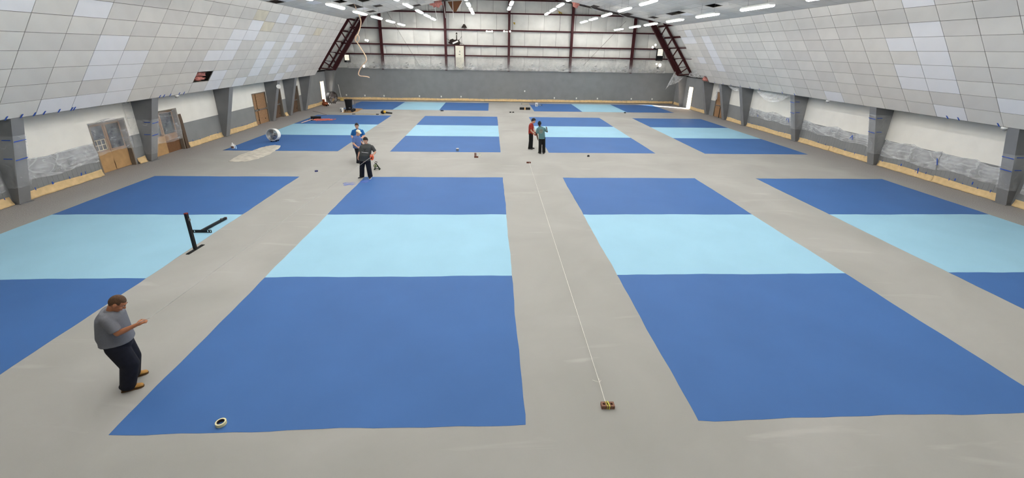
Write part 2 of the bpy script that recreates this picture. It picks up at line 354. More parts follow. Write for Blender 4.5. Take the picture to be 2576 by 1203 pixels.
# ---- tapered pillars
LY = [3.6, 9.8, 15.95, 22.16, 28.25, 31.2, 34.25, 40.4]; RY = [3.6, 9.83, 16.02, 22.19, 28.3, 31.4, 34.6, 40.4]
for s, ys, side in ((-1, LY, 'left'), (1, RY, 'right')):
    for k, y in enumerate(ys):
        lab = {0: f'grey tapered pillar of the {side} wall nearest the camera, outside the frame', 7: f'grey tapered corner pillar under the red steel truss on the {side}'}.get(k, f'grey tapered pillar, {["","first","second","third","fourth","fifth","sixth",""][k]} in view from the camera along the {side} wall')
        root = empty('pillar', (CX+s*18.4, y+.2, 0), lab, 'pillar', f'tapered pillars along the {side} wall')
        zt = 2.97 if k < 7 else 3.1
        mb = MB(); mb.prism([(CX+s*18.505, y+.02, 0), (CX+s*18.33, y+.02, 0), (CX+s*17.56, y+.02, zt), (CX+s*18.505, y+.02, zt)], (0, .36, 0)); mb.build('web', PILL, root)
        mb = MB(); mb.prism([(CX+s*18.33, y, 0), (CX+s*18.30, y, 0), (CX+s*17.50, y, zt), (CX+s*17.56, y, zt)], (0, .40, 0)); mb.build('flange', PILL, root)
        mb = MB(); mb.box(*sorted((CX+s*18.22, CX+s*18.50)), y-.03, y+.43, 0, .02); mb.build('base_plate', PILL, root)

# ---- red steel trusses at the far end
for s, side in ((-1, 'left'), (1, 'right')):
    root = empty('steel_truss', (CX+s*17.5, 40.4, 3.1), f'dark red sloping steel truss above the {side} corner of the far wall', 'truss', 'steel trusses')
    A = lambda z, y=40.4: V(CX+s*(18.92-(z-3.31)*.735), y, z); Bc = lambda z, y=40.4: V(CX+s*(17.34-(z-3.22)*.708), y, z)
    out = V(s*.815, 0, .58)
    mb = MB(); p, q = Bc(3.15), Bc(8.35)
    mb.bar(p+V(0, 0, 0), q, .26, .02, up=out); mb.bar(p+out*.34, q+out*.34, .26, .02, up=out); mb.bar(p+out*.17, q+out*.17, .012, .33, up=out); mb.build('inner_chord', STEEL, root)
    mb = MB(); p, q = A(3.2), A(8.2); mb.bar(p, q, .2, .2, up=out); mb.build('outer_chord', STEEL, root)
    for zn in (7.83, 6.75, 5.79, 4.80, 3.97):
        MB().bar(A(zn), Bc(max(zn-1.25, 3.2)), .09, .1, up=(0, 1, 0)).build('diagonal', STEEL, root)
        mb = MB(); o = out*.16
        mb.bar(A(zn, 34.9)+o, A(zn, 42.9)+o, .02, .18, up=(0, 0, 1)); mb.bar(A(zn, 34.9)+o+V(-s*.05, 0, .08), A(zn, 42.9)+o+V(-s*.05, 0, .08), .10, .015, up=(0, 0, 1)); mb.build('girt', STEEL, root)
        MB().bar(A(zn, 41.2)+out*.1, Bc(max(zn-.25, 3.4), 40.45)+out*.3, .05, .05).build('flange_brace', STEEL, root)
    mb = MB(); mb.bar(Bc(3.2), A(3.35), .1, .1, up=(0, 1, 0)); mb.build('bottom_strut', STEEL, root)
    mb = MB(); mb.bar(A(3.3, 43.0), A(8.2, 43.0), .14, .14, up=out); mb.build('end_rafter', STEEL, root)
# ================================================================== COURTS
FT = .3048
DBLUE = mat('dark blue court paint', (62, 102, 157), .6, .05, .6, spec=.2); LBLUE = mat('light blue court paint', (147, 189, 209), .6, .035, .7, spec=.2)
def wob(p, seed, a): return a*(math.sin(1.3*p+seed)+.6*math.sin(3.1*p+2.1*seed)+.4*math.sin(7.7*p+.7*seed))
def zone(name, m, parent, x0, x1, y0, y1, seeds, amp):
    n = 24; pts = []
    for i in range(n): t = i/n; x = x0+(x1-x0)*t; pts.append((x, y0+wob(x, seeds[0], amp[0])*(0 < i)))
    for i in range(n): t = i/n; y = y0+(y1-y0)*t; pts.append((x1+wob(y, seeds[1], amp[1])*(0 < i), y))
    for i in range(n): t = i/n; x = x1+(x0-x1)*t; pts.append((x, y1+wob(x, seeds[2], amp[2])*(0 < i)))
    for i in range(n): t = i/n; y = y1+(y0-y1)*t; pts.append((x0+wob(y, seeds[3], amp[3])*(0 < i), y))
    mb = MB(); mb.prism([(a, b, .0005) for a, b in pts], (0, 0, .0025)); return mb.build(name, m, parent)
XC = [-15.01, -6.096, 2.70, 11.675]; YR = [0, 18.38]
pos = ['far left', 'centre left', 'centre right', 'far right']; rown = ['nearest', 'middle']
def court(x, y, lab, across=False, amp=.008):
    W, D = (44*FT, 20*FT) if across else (20*FT, 44*FT)
    root = empty('pickleball_court', (x+W/2, y+D/2, 0), lab, 'court', 'painted courts')
    c = [0, 15*FT, 29*FT, 44*FT]; sd = [random.random()*9 for _ in range(6)]
    for k in range(3):
        nm, m = (('kitchen_zone', LBLUE) if k == 1 else ('service_zone', DBLUE))
        if across: zone(nm, m, root, x+c[k], x+c[k+1], y, y+D, (sd[4], sd[k+1], sd[5], sd[k]), (amp, amp, amp, amp))
        else: zone(nm, m, root, x, x+W, y+c[k], y+c[k+1], (sd[k], sd[4], sd[k+1], sd[5]), (amp*1.6, amp, amp*1.6, amp))
for r in range(2):
    for k in range(4): court(XC[k], YR[r], f'blue court, {pos[k]} of the four in the {rown[r]} row', amp=.009 if r == 0 else .004)
court(-14.19, 35.53, 'blue court lying sideways by the far wall, on the left', True, .004)
court(3.52, 35.53, 'blue court lying sideways by the far wall, on the right', True, .004)

# ================================================================== STRIP LIGHTS
def strip_light():
    root = empty('strip_light', (0, 0, 0), 'x', 'light', 'hanging strip lights')
    mb = MB(); mb.prism([(-.15, -1.2, .012), (.15, -1.2, .012), (.15, -1.2, .05), (.06, -1.2, .11), (-.06, -1.2, .11), (-.15, -1.2, .05)], (0, 2.4, 0)); kid(root, mb.build('housing', WHITEP, root))
    prof = [(-.14, .012), (-.135, -.03), (-.09, -.07), (0, -.085), (.09, -.07), (.135, -.03), (.14, .012)]
    mb = MB(); mb.prism([(a, -1.2, b) for a, b in prof], (0, 2.4, 0)); kid(root, mb.build('lens', LENS, root))
    return root
proto = strip_light()
WIRE = mat('wire', (90, 92, 95), .5)
ROWS = [('right outer row', 12.2, 7.49, [40.6, 35.5, 31.5, 26.7, 22.0, 17.0]), ('right middle row', 8.68, 8.13, [40.8, 36.6, 31.9, 27.0, 22.3]), ('right inner row', 5.0, 8.8, [40.8, 36.7, 32.4]),
        ('centre row', 1.15, 8.98, [38.4, 33.9]), ('left inner row', -2.35, 8.73, [40.9, 37.2, 32.9]), ('left middle row', -6.2, 8.09, [40.8, 36.7, 32.3, 27.4]), ('left outer row', -9.3, 7.52, [40.8, 36.0, 31.2, 26.8, 22.0])]
first = True
nth = ['farthest', 'second', 'third', 'fourth', 'fifth', 'sixth', 'seventh', 'eighth', 'ninth', 'tenth', 'eleventh', 'twelfth']
for nm, x, z, ys in ROWS:
    ys = list(ys)
    while ys[-1]-4.8 > -2: ys.append(ys[-1]-4.8)
    for i, y in enumerate(ys):
        o = proto if first else copy_tree(proto); first = False
        o.location = (x, y, z); WL[o] = V(x, y, z); o['group'] = 'hanging strip lights'
        o['label'] = f'glowing white strip light, {nth[i]}{"" if i == 0 else " from the far end"} in the {nm}'
        zc = (7.62+.183*(14.2-abs(x-CX))) if y < 34.5 else ROOFZ(abs(x-CX))
        for dy in (-.8, .8): MB().cyl((x, y+dy, z+.1), (x, y+dy, zc), .004, n=5).build('hanging_wire', WIRE, o)

# ================================================================== DOORS
def wood_door(name, s, y0, y1, leaves=2, depth=.2, split=None, lm=None):
    """recessed doorway in a side wall: frame, leaves, sill"""
    x = CX+s*(18.51+depth); mb = MB(); f = .06
    mb.box(*sorted((CX+s*18.5, CX+s*18.8)), y0, y0+f, 0, 2.18); mb.box(*sorted((CX+s*18.5, CX+s*18.8)), y1-f, y1, 0, 2.18); mb.box(*sorted((CX+s*18.5, CX+s*18.8)), y0, y1, 2.12, 2.18)
    d = mb.build(name, mat('door frame', (122, 112, 100), .6), kind='structure'); wdt = (y1-y0-2*f)/leaves
    cut = [y0+f+wdt*k for k in range(leaves+1)]
    if split: cut[1] = y0+f+(y1-y0-2*f)*split
    for k in range(leaves):
        a = cut[k]+.012; b = cut[k+1]-(.1 if split and k == 0 else .012)
        lf = MB().box(*sorted((x, x+s*.045)), a, b, .01, 2.11).build('leaf', lm or WOOD, d)
        yield d, lf, a, b, x
    MB().box(*sorted((CX+s*18.77, CX+s*18.79)), y0, y1, 0, 2.18).build('backing', DARK, d)
METAL = mat('metal', (150, 150, 150), .35, .08, 8, metal=.8)
# door 1: papered double door with dark glazed upper half and a small lattice window
for k, (d, lf, a, b, x) in enumerate(wood_door('door_1', -1, 13.5, 15.35)):
    MB().box(x, x+.012, a+.09, b-.09, .95, 2.0).build('glass', GLASSD, lf)
    if k == 0:
        mb = MB(); y = a+.1
        for i in range(4): mb.box(x+.012, x+.03, a+.1+i*.2-.012, a+.1+i*.2+.012, .98, 1.42)
        for zz in (.98, 1.2, 1.42): mb.box(x+.012, x+.03, a+.1, a+.7, zz-.012, zz+.012)
        mb.build('lattice', mat('lattice', (220, 205, 175), .6), lf)
    MB().grid(lambda u, v, a=a, b=b, x=x: (x+.02+.012*math.sin(9*u+7*v), a+(b-a)*u, .02+.86*v), 8, 8).build('kraft_cover', PAPER if k == 9 else CARD, lf, smooth=True)
for k, (d, lf, a, b, x) in enumerate(wood_door('door_2', -1, 16.6, 18.75)):
    MB().box(x, x+.012, a+.1, b-.1, .95, 2.0).build('glass', GLASSD, lf)
    if k == 0: MB().box(x+.05, x+.07, a, b, .0, .9).build('kraft_cover', CARD, lf)
    else: MB().box(x+.02, x+.04, a, b, .0, .62).build('kraft_cover', mat('dark kraft', (110, 78, 52), .8), lf)
MB().prism([(CX-18.50, 18.76, 0), (CX-18.44, 18.76, 0), (CX-18.47, 18.76, 1.5), (CX-18.50, 18.76, 1.85)], (0, .22, 0)).build('board', mat('dark board', (88, 72, 58), .7), label='dark narrow board leaning at the right jamb of the half covered doorway', cat='board')
for nm, y0, y1 in (('door_3', 26.3, 28.2), ('door_4', 28.75, 30.6), ('door_5', 31.75, 33.8)):
    for k, (d, lf, a, b, x) in enumerate(wood_door(nm, -1, y0, y1, depth=.05 if nm == 'door_3' else .2, split=.3 if nm == 'door_3' else None, lm=None if nm == 'door_3' else mat('dark door wood', (92, 72, 56), .6, .15, 3))):
        mb = MB(); mb.box(x, x+.06, a+.05, b-.05, .98, 1.03); mb.cyl((x+.06, a+.1, 1.0), (x+.06, b-.1, 1.0), .02, n=8); mb.box(x, x+.07, a+.04, a+.12, .95, 1.07); mb.box(x, x+.07, b-.12, b-.04, .95, 1.07); mb.build('push_bar', METAL, lf)
        MB().cyl((x, (a+b)/2+.2, .3), (x+.02, (a+b)/2+.2, .3), .04, n=10).build('stop', BLACK, lf)
for k, (d, lf, a, b, x) in enumerate(wood_door('door_6', 1, 31.95, 33.8, leaves=2, depth=.06)):
    mb = MB(); mb.box(x-.06, x, a+.05, b-.05, .98, 1.04); mb.cyl((x-.06, a+.1, 1.01), (x-.06, b-.1, 1.01), .02, n=8); mb.build('push_bar', METAL if k else BLACK, lf)
    if k == 0:
        mb = MB(); mb.prism([(x-.008, a+.35, 1.45), (x-.008, a+.6, 1.45), (x-.008, a+.56, 1.8), (x-.008, a+.475, 1.95), (x-.008, a+.39, 1.8)], (.006, 0, 0)); mb.build('caution_sign', mat('caution yellow', (226, 190, 60), .5), lf)
MB().box(CX+18.40, CX+18.43, 32.55, 32.62, .0, .95).build('strap', BLACK, label='black strap hanging from the push bar of the wooden door on the right', cat='strap')
# exit doors that stand open to the daylight
def exit_door(name, s, y0, y1, leaf_ang):
    mb = MB(); f = .05
    for a, b in ((y0, y0+f), (y1-f, y1)): mb.box(*sorted((CX+s*18.49, CX+s*18.8)), a, b, 0, 2.18)
    mb.box(*sorted((CX+s*18.49, CX+s*18.8)), y0, y1, 2.13, 2.18)
    d = mb.build(name, mat('exit frame', (196, 190, 178), .6), kind='structure')
    h = V(CX+s*18.8, y1-.03, 0); e = V(s*math.cos(leaf_ang), math.sin(leaf_ang), 0)
    lf = MB().obox(h+e*.43+V(0, 0, 1.06), e*.42, np.cross(e, V(0, 0, 1))*.022, V(0, 0, 1.04)).build('leaf', mat('pale pine', (214, 170, 112), .6, .15, 3, stretch=(1, 1, 6)), d)
    MB().obox(h+e*.43+V(0, 0, 1.0)+np.cross(e, V(0, 0, 1))*.05, e*.36, np.cross(e, V(0, 0, 1))*.02, V(0, 0, .03)).build('push_bar', METAL, lf)
exit_door('door_7', -1, 38.85, 39.85, .5); exit_door('door_8', 1, 38.55, 39.5, .15)

# ================================================================== MASKING PAPER, PLASTIC, TAPE
def paper_side(s, y0, y1, lab, seed, h=.29):
    def fn(u, v):
        y = y0+(y1-y0)*u; w = .02*math.sin(11*y+seed+5*v)+.022*math.sin(4.3*y-9*v+seed)+.012*math.sin(23*y+14*v)
        return (CX+s*(18.485-.07*(1-v)**2)-s*abs(w)*(1-.6*v), y, .012+(h+.02*math.sin(2.2*y+seed)-.012)*v)
    n = max(6, int((y1-y0)*9)); o = MB().grid(fn, n, 5).build('masking_paper', PAPER, smooth=True, label=lab, cat='masking paper', group='kraft masking paper strips'); thick(o, .003)
    y = y0+.4
    while y < y1-.1:
        mb = MB(); l = random.uniform(.06, .13); mb.obox((CX+s*18.475, y, h+random.uniform(-.02, .05)), (0, .012, random.uniform(-.008, .008)), (.003, 0, 0), (0, 0, l/2)); t = mb.build('tape', BLUET, o); y += random.uniform(.45, .95)
LP = [(4.1, 9.75), (10.25, 13.45), (15.4, 15.9), (19.0, 22.1), (22.6, 26.25), (30.65, 31.15), (34.7, 38.8), (40.85, 42.72)]
for i, (a, b) in enumerate(LP): paper_side(-1, a, b, f'kraft masking paper along the foot of the left wall, {["just outside the frame","before the lattice door","past the lattice door","before the third pillar","behind the third pillar","beside the fourth pillar","before the open exit","behind the black drum fan"][i]}', i*1.7)
RP = [(4.1, 9.75), (10.25, 13.0), (13.0, 15.95), (16.45, 19.4), (19.4, 22.1), (22.6, 28.2), (28.75, 31.3), (35.05, 38.5), (40.85, 42.72)]
for i, (a, b) in enumerate(RP): paper_side(1, a, b, f'kraft masking paper along the foot of the right wall, {["at the frame edge","nearest pillar bay, near half","nearest pillar bay, far half","second pillar bay, near half","second pillar bay, far half","third pillar bay","beside the white strip of wall","before the sunlit doorway","in the far corner"][i]}', 9+i*2.1)
for i in range(7):
    x0 = CX-18.4+i*5.26; x1 = x0+5.25
    def fn(u, v, x0=x0, x1=x1, i=i):
        x = x0+(x1-x0)*u; w = .02*math.sin(3.1*x+8*v)+.012*math.sin(7*x-6*v)
        return (x, 42.89-.07*(1-v)**2-abs(w)*(1-.5*v), .05+(.25+.02*math.sin(1.3*x))*v)
    o = MB().grid(fn, 50, 5).build('masking_paper', PAPER, smooth=True, label=f'kraft masking paper along the foot of the far wall, {["first","second","third","fourth","fifth","sixth","seventh"][i]} length from the left', cat='masking paper', group='kraft masking paper strips'); thick(o, .003)
    for q in range(5): MB().obox((x0+.5+q*1.05, 42.85, .3), (.012, 0, 0), (0, .003, 0), (.01, 0, .06)).build('tape', BLUET, o)

def sheet_side(s, y0, y1, z0, z1, lab, seed, sag=.1, tapes=(), m=FILM, low=.04):
    def fn(u, v):
        y = y0+(y1-y0)*u; ph = (u*2) % 1; dip = sag*(1-(2*ph-1)**2)
        wr = .025*math.sin(16*u*(y1-y0)/3+12*v+seed)*(.4+.6*(1-v))+.02*math.sin(5*u*(y1-y0)-17*v+seed*2)
        return (CX+s*(18.497-(abs(wr)+.05*math.sin(math.pi*v*.9))*(1-v**4)-.004), y, z0+low*math.sin(3*y+seed)+(z1-z0-dip)*v)
    g = MB().grid(fn, int((y1-y0)*14)+6, 16)
    for q in (0, 1): g.tube([tuple(V(*fn(u, 1))+V(-s*.02, 0, -.015-.03*q+.012*math.sin(23*u+q*2))) for u in np.linspace(0, 1, 30)], .012, 5)
    o = g.build('plastic_sheet', m, smooth=True, label=lab, cat='plastic sheet', group='taped plastic sheets')
    for (ty, tz, l, a) in tapes: MB().obox((CX+s*18.37, ty, tz), (0, .022, 0), (.004, 0, 0), (0, math.sin(a)*l/2, math.cos(a)*l/2)).build('tape', BLUET, o)
    return o
sheet_side(-1, 10.3, 13.45, .62, 1.42, 'crumpled translucent plastic sheet on the wall before the lattice door', 1, .06, [(11.2, .36, .1, 0), (12.4, .36, .12, .3)])
sheet_side(-1, 6.4, 9.7, .45, 1.4, 'translucent plastic sheet on the left wall at the frame edge', 4, .1, [(9.3, .62, .2, .2)])
sheet_side(-1, 13.45, 15.4, .85, 2.25, 'clear plastic sheet over the lattice door', 2.4, .03, m=FILM2)
sheet_side(-1, 15.45, 15.9, .75, 2.9, 'long clear plastic sheet hanging beside the second left pillar', 5.4, .1, m=FILM2)
sheet_side(-1, 16.7, 18.7, .6, 2.15, 'clear plastic sheet over the half covered doorway', 7.4, .04, m=FILM2)
sheet_side(1, 10.2, 13.0, .62, 1.42, 'translucent plastic sheet on the right wall, nearest one with a fan of creases', 3, .12, [(13.0, .95, .3, .35), (11.3, .45, .12, 0), (12.0, .4, .1, 0)])
sheet_side(1, 13.03, 15.95, .55, 1.42, 'translucent plastic sheet on the right wall, stretched up to the second pillar', 8, .08, [(14.6, .38, .12, 0), (13.7, .33, .25, .2)])
sheet_side(1, 16.45, 22.1, .8, 1.45, 'long translucent plastic sheet on the right wall with a blue tape cross', 6, .14, [(17.9, 1.1, .28, .3), (18.0, 1.1, .2, -.5)])
sheet_side(1, 22.65, 28.2, .85, 1.52, 'translucent plastic sheet on the right wall behind the third pillar', 2.2, .12, [(23.4, 1.2, .28, .3), (23.6, 1.25, .2, -.4), (26.9, 1.0, .15, .4)])
sheet_side(1, 5.5, 9.7, .5, 1.5, 'crumpled plastic sheet at the right edge of the frame', 9.2, .12)
# sheets caught on pillars
def pillar_film(s, y, z0, z1, lab, seed):
    def fn(u, v):
        z = z0+(z1-z0)*v; xi = 18.30-(z/2.97)*.8
        off = u*1.2
        if off < .62: p = (CX+s*(xi-.03+(.62-off)*(18.48-xi)/.62), y-.035)
        else: p = (CX+s*(xi-.035), y-.035+(off-.62)*.8)
        return (p[0]+.015*math.sin(13*u+9*v+seed), p[1]-.012*math.sin(17*u-5*v+seed), z)
    o = MB().grid(fn, 22, 24).build('plastic_sheet', FILM2, smooth=True, label=lab, cat='plastic sheet', group='taped plastic sheets')
    for q in (z0+.55*(z1-z0), z0+.9*(z1-z0)):
        xi = 18.30-(q/2.97)*.8; MB().obox((CX+s*(xi-.045), y+.18, q), (0, .2, .01), (.003, 0, 0), (0, 0, .015)).build('tape', BLUET, o); MB().obox((CX+s*(xi+.15), y-.055, q+.05), (.14, 0, 0), (0, .003, 0), (0, 0, .014)).build('tape', BLUET, o)
pillar_film(-1, 9.8, .6, 2.4, 'thin plastic wrapped around the first pillar on the left', 1); pillar_film(-1, 15.95, .35, 2.0, 'thin plastic wrapped around the second pillar on the left', 3)
pillar_film(1, 9.83, .6, 2.0, 'thin plastic wrapped around the first pillar on the right', 5); pillar_film(1, 16.02, .6, 2.6, 'thin plastic wrapped around the second pillar on the right', 2); pillar_film(1, 22.19, .8, 2.7, 'thin plastic wrapped around the third pillar on the right', 8)
# festoon sheets under the right slope
def festoon(s, y0, y1, z, sag, wdt, lab, seed):
    def fn(u, v):
        y = y0+(y1-y0)*u; d = sag*(1-(2*u-1)**2)*(1.0+.2*math.sin(2*u+seed))
        return (CX+s*(17.55+wdt*v*.4+.02*math.sin(20*v+6*u)), y, z-d*(1-v)-.02*abs(math.sin(9*v+seed)))
    MB().grid(fn, 24, 12).build('plastic_sheet', FILM, smooth=True, label=lab, cat='plastic sheet', group='taped plastic sheets')
festoon(1, 22.5, 26.6, 3.045, .62, 1, 'plastic sheet sagging under the right slope beside the third pillar', 1); festoon(1, 28.0, 30.6, 3.045, .38, 1, 'small plastic sheet sagging under the right slope by the fourth pillar', 2)
def hang(pts_top, pts_bot, lab, seed, n=16, wr=.06, m=FILM):
    pts_top, pts_bot = [V(*p) for p in pts_top], [V(*p) for p in pts_bot]
    def ev(P, u): k = min(int(u*(len(P)-1)), len(P)-2); f = u*(len(P)-1)-k; return P[k]*(1-f)+P[k+1]*f
    def fn(u, v): p = ev(pts_bot, u)*(1-v)+ev(pts_top, u)*v; return p+V(wr*.5*math.sin(8*u+seed), wr*math.sin(14*u+3*v+seed), .02*math.sin(7*u))
    MB().grid(fn, n, n).build('plastic_sheet', m, smooth=True, label=lab, cat='plastic sheet', group='taped plastic sheets')
hang([(CX+17.05, 40.3, 3.6), (CX+17.5, 40.35, 3.1), (CX+18.1, 40.36, 3.1)], [(CX+16.25, 40.1, 1.75), (CX+16.6, 40.1, 2.2), (CX+17.6, 40.1, 2.55)], 'torn plastic sheet dangling from the right steel truss in the far corner', 1)
hang([(CX+18.3, 33.0, 3.045), (CX+17.9, 32.6, 3.045), (CX+17.7, 32.0, 3.045)], [(CX+18.35, 33.9, 1.55), (CX+18.2, 33.3, 1.4), (CX+18.1, 32.8, 1.6)], 'plastic sheet hanging over the wooden door on the right', 3)
# clear sheet over the foot of the insulated far wall, hung from the lowest girt
SW = [-16.9, -13.2, -9.9, -6.3, -3.3, 0, 3.3, 6.7, 10.2, 13.4, 17.0]
for i, (a, b) in enumerate(zip(SW[:-1], SW[1:])):
    def fn(u, v, a=a, b=b, i=i):
        x = a+(b-a)*u; k = (u-.75)*(b-a); fold = math.sin(14*math.hypot(k, (v-.55)*1.6)+i)*math.exp(-1.1*math.hypot(k, (v-.4)*1.4)); arc = math.sin(10*(v+.9*(u-.4)**2*2)+2*i)
        return (CX+x, 42.68-.05*fold*(1-v)-.035*arc*(1-v)*.7-.02*math.sin(31*u+i)*(1-v)-.04*math.sin(math.pi*v), 3.27+(1.42-.16*max(0, math.sin(5*u+2*i)))*v)
    o = MB().grid(fn, 64, 28).build('plastic_sheet', FILM3, smooth=True, label=f'creased clear plastic sheet above the grey far wall, {["first","second","third","fourth","fifth","sixth","seventh","eighth","ninth","tenth"][i]} length from the left', cat='plastic sheet', group='plastic sheets on the far wall')
    for tz in (3.9, 3.42): MB().obox((CX+a+.75*(b-a), 42.58, tz), (.1, 0, .02), (0, .004, 0), (0, 0, .02)).build('tape', BLACK, o)
hang([(CX+18.45, 36.0, 3.13), (CX+18.45, 38.0, 3.13), (CX+18.45, 40.0, 3.13)], [(CX+18.6, 36.0, 3.5), (CX+18.62, 38.0, 3.7), (CX+18.6, 40.0, 3.5)], 'crumpled clear plastic on top of the right wall under the truss', 5, n=24, wr=.1)
# tape tabs along the lower edge of the slopes
for s, st, px in ((-1, SL_L, [(13, 294), (50, 284), (83, 281), (107, 275), (145, 271), (178, 270), (187, 276), (402, 245), (412, 243), (428, 241), (450, 236), (462, 234)]), (1, SL_R, [(1799, 203), (1820, 208), (1840, 211), (1863, 216), (1888, 219), (1912, 220), (1970, 227), (2000, 236), (2382, 300), (2410, 305), (2513, 313)])):
    for x, y in px:
        p = hit(x, y, 0, CX+s*17.46); 
        MB().obox((CX+s*17.44, p[1], 3.02), (0, .022, 0), (s*-.0025, 0, -.0018), (-s*.04, .02, .06)).build('tape', BLUET, st)
# ================================================================== OBJECTS
def bake(ob):
    dg = bpy.context.evaluated_depsgraph_get(); me = bpy.data.meshes.new_from_object(ob.evaluated_get(dg)); ob.modifiers.clear(); old = ob.data; ob.data = me; me.name = ob.name; bpy.data.meshes.remove(old); return ob
BRICKM = mat('brown brick', (132, 96, 80), .85, .2, 25, bump=.5, bscale=60); DBRICK = mat('dark brick', (96, 52, 40), .85, .2, 25)
def brick(c, rz, lab, m=BRICKM, upright=False, tie=False, z=0):
    L, Wd, H = .21, .10, .06
    n = 16; mb = MB()
    holes = [(-.062, 0, .021), (0, 0, .021), (.062, 0, .021)]
    # body as stacked loft around the holes: outer box without top/bottom plus plates with hole rings
    q = lambda x, y, zz: (x, y, zz)
    edges = [-L/2, -.031, .031, L/2]
    for zz, flip in ((0, 1), (H, 0)):
        for k in range(3):
            x0, x1 = edges[k], edges[k+1]; hx = holes[k][0]; r = holes[k][2]
            ang = [2*math.pi*i/n+math.pi/4 for i in range(n)]
            out = []
            for i, t in enumerate(ang):
                cx, cy = math.cos(t), math.sin(t); s_ = 1/max(abs(cx), abs(cy)); ux, uy = cx*s_, cy*s_
                out.append((hx+(ux*(x1-hx) if ux > 0 else -ux*(x0-hx)), uy*Wd/2, zz))
            inn = [(hx+r*math.cos(t), r*math.sin(t), zz) for t in ang]
            mb.add(out+inn, [((i, (i+1) % n, n+(i+1) % n, n+i) if not flip else (i, n+i, n+(i+1) % n, (i+1) % n)) for i in range(n)])
    for hx, hy, r in holes:
        ring0 = [(hx+r*math.cos(2*math.pi*i/n+math.pi/4), r*math.sin(2*math.pi*i/n+math.pi/4), 0) for i in range(n)]
        mb.add(ring0+[(a, b, H) for a, b, _ in ring0], [(i, n+i, n+(i+1) % n, (i+1) % n) for i in range(n)])
    P = [(-L/2, -Wd/2), (L/2, -Wd/2), (L/2, Wd/2), (-L/2, Wd/2)]
    mb.add([(a, b, 0) for a, b in P]+[(a, b, H) for a, b in P], [(i, (i+1) % 4, 4+(i+1) % 4, 4+i) for i in range(4)])
    R = Matrix.Rotation(rz, 3, 'Z') @ (Matrix.Rotation(math.pi/2, 3, 'Y') if upright else Matrix.Identity(3))
    mb.v = [tuple(V(*c)+np.array(R @ Vector(p))+V(0, 0, (L/2 if upright else 0)+z)) for p in mb.v]
    root = empty('brick', (c[0], c[1], z), lab, 'brick', 'loose bricks')
    mb.build('body', m, root, recalc=False)
    if tie:
        for dx in (-.018, .012, .02):
            t = MB(); pts = [(dx, -Wd/2-.004, .002), (dx+.006, -Wd/2-.004, H+.004), (dx-.01, Wd/2+.004, H+.004), (dx-.01, Wd/2+.004, .002)]
            t.tube([tuple(V(*c)+np.array(Matrix.Rotation(rz, 3, 'Z') @ Vector(p))) for p in pts], .0045, 5); t.build('twine', mat('yellow twine', (214, 214, 90), .7), root)
    return root
b0 = flo(1530, 1030); brick((b0[0], b0[1]+.05, 0), -.03, 'brown three hole brick tied with yellow twine, nearest on the floor', tie=True)
b1 = flo(1330, 411); brick((b1[0], b1[1]+.05, 0), 0, 'dark red brick at the far end of the floor string', DBRICK)
b2 = flo(1198, 397); brick((b2[0], b2[1]+.05, 0), 0, 'dark red brick lying flat beside an upright one', DBRICK); brick((b2[0]-.05, b2[1]+.05+.11, 0), math.pi/2, 'dark red brick standing on end beside a flat one', DBRICK, upright=True)
STRING = mat('white string', (228, 226, 218), .8)
kn = flo(1508, 962, .05); mb = MB(); mb.tube([(b0[0]-.03, b0[1]+.1, .06), tuple(kn), (b1[0]+.02, b1[1], .065)], .0045, 5)
for d in ((-.1, .09), (.05, .08), (.02, .12)): mb.tube([tuple(kn), (kn[0]+d[0], kn[1]+d[1], .02)], .003, 4)
mb.build('guide_string', STRING, label='taut white string with a frayed knot running between two bricks', cat='string')

def tape_roll(c, r, w, lab, m, core):
    root = empty('tape_roll', (c[0], c[1], .004), lab, 'tape roll', 'tape rolls'); n = 32
    def ringpts(R, z): return [(c[0]+R*math.cos(2*math.pi*i/n), c[1]+R*math.sin(2*math.pi*i/n), z) for i in range(n)]
    def hollow(R0, R1): mb = MB(); rr = [ringpts(R1, .004), ringpts(R1, .004+w), ringpts(R0, .004+w), ringpts(R0, .004)]; rr.append(rr[0]); return mb.loft(rr, cap=False)
    hollow(r*.72, r).build('tape_wind', m, root); hollow(r*.68, r*.72).build('core', core, root)
CREAM = mat('cream tape', (222, 216, 170), .6); CORE = mat('dark core', (72, 60, 56), .8)
t0 = flo(557, 1068); tape_roll((t0[0], t0[1]), .073, .05, 'roll of cream masking tape on the nearest dark blue court', CREAM, CORE)
t1 = flo(1207, 391); tape_roll((t1[0], t1[1]), .06, .06, 'roll of pale tape on the grey floor beside two bricks', mat('pale tape', (236, 236, 222), .6), CORE)
cpos = flo(1151, 380); root = empty('paint_can', (cpos[0], cpos[1], .004), 'small silver paint can on the middle court edge', 'paint can')
MB().cyl((cpos[0], cpos[1], .004), (cpos[0], cpos[1], .14), .075, n=20).build('body', METAL, root, smooth=False); MB().cyl((cpos[0], cpos[1], .14), (cpos[0], cpos[1], .15), .08, n=20).build('rim', WHITEP, root)
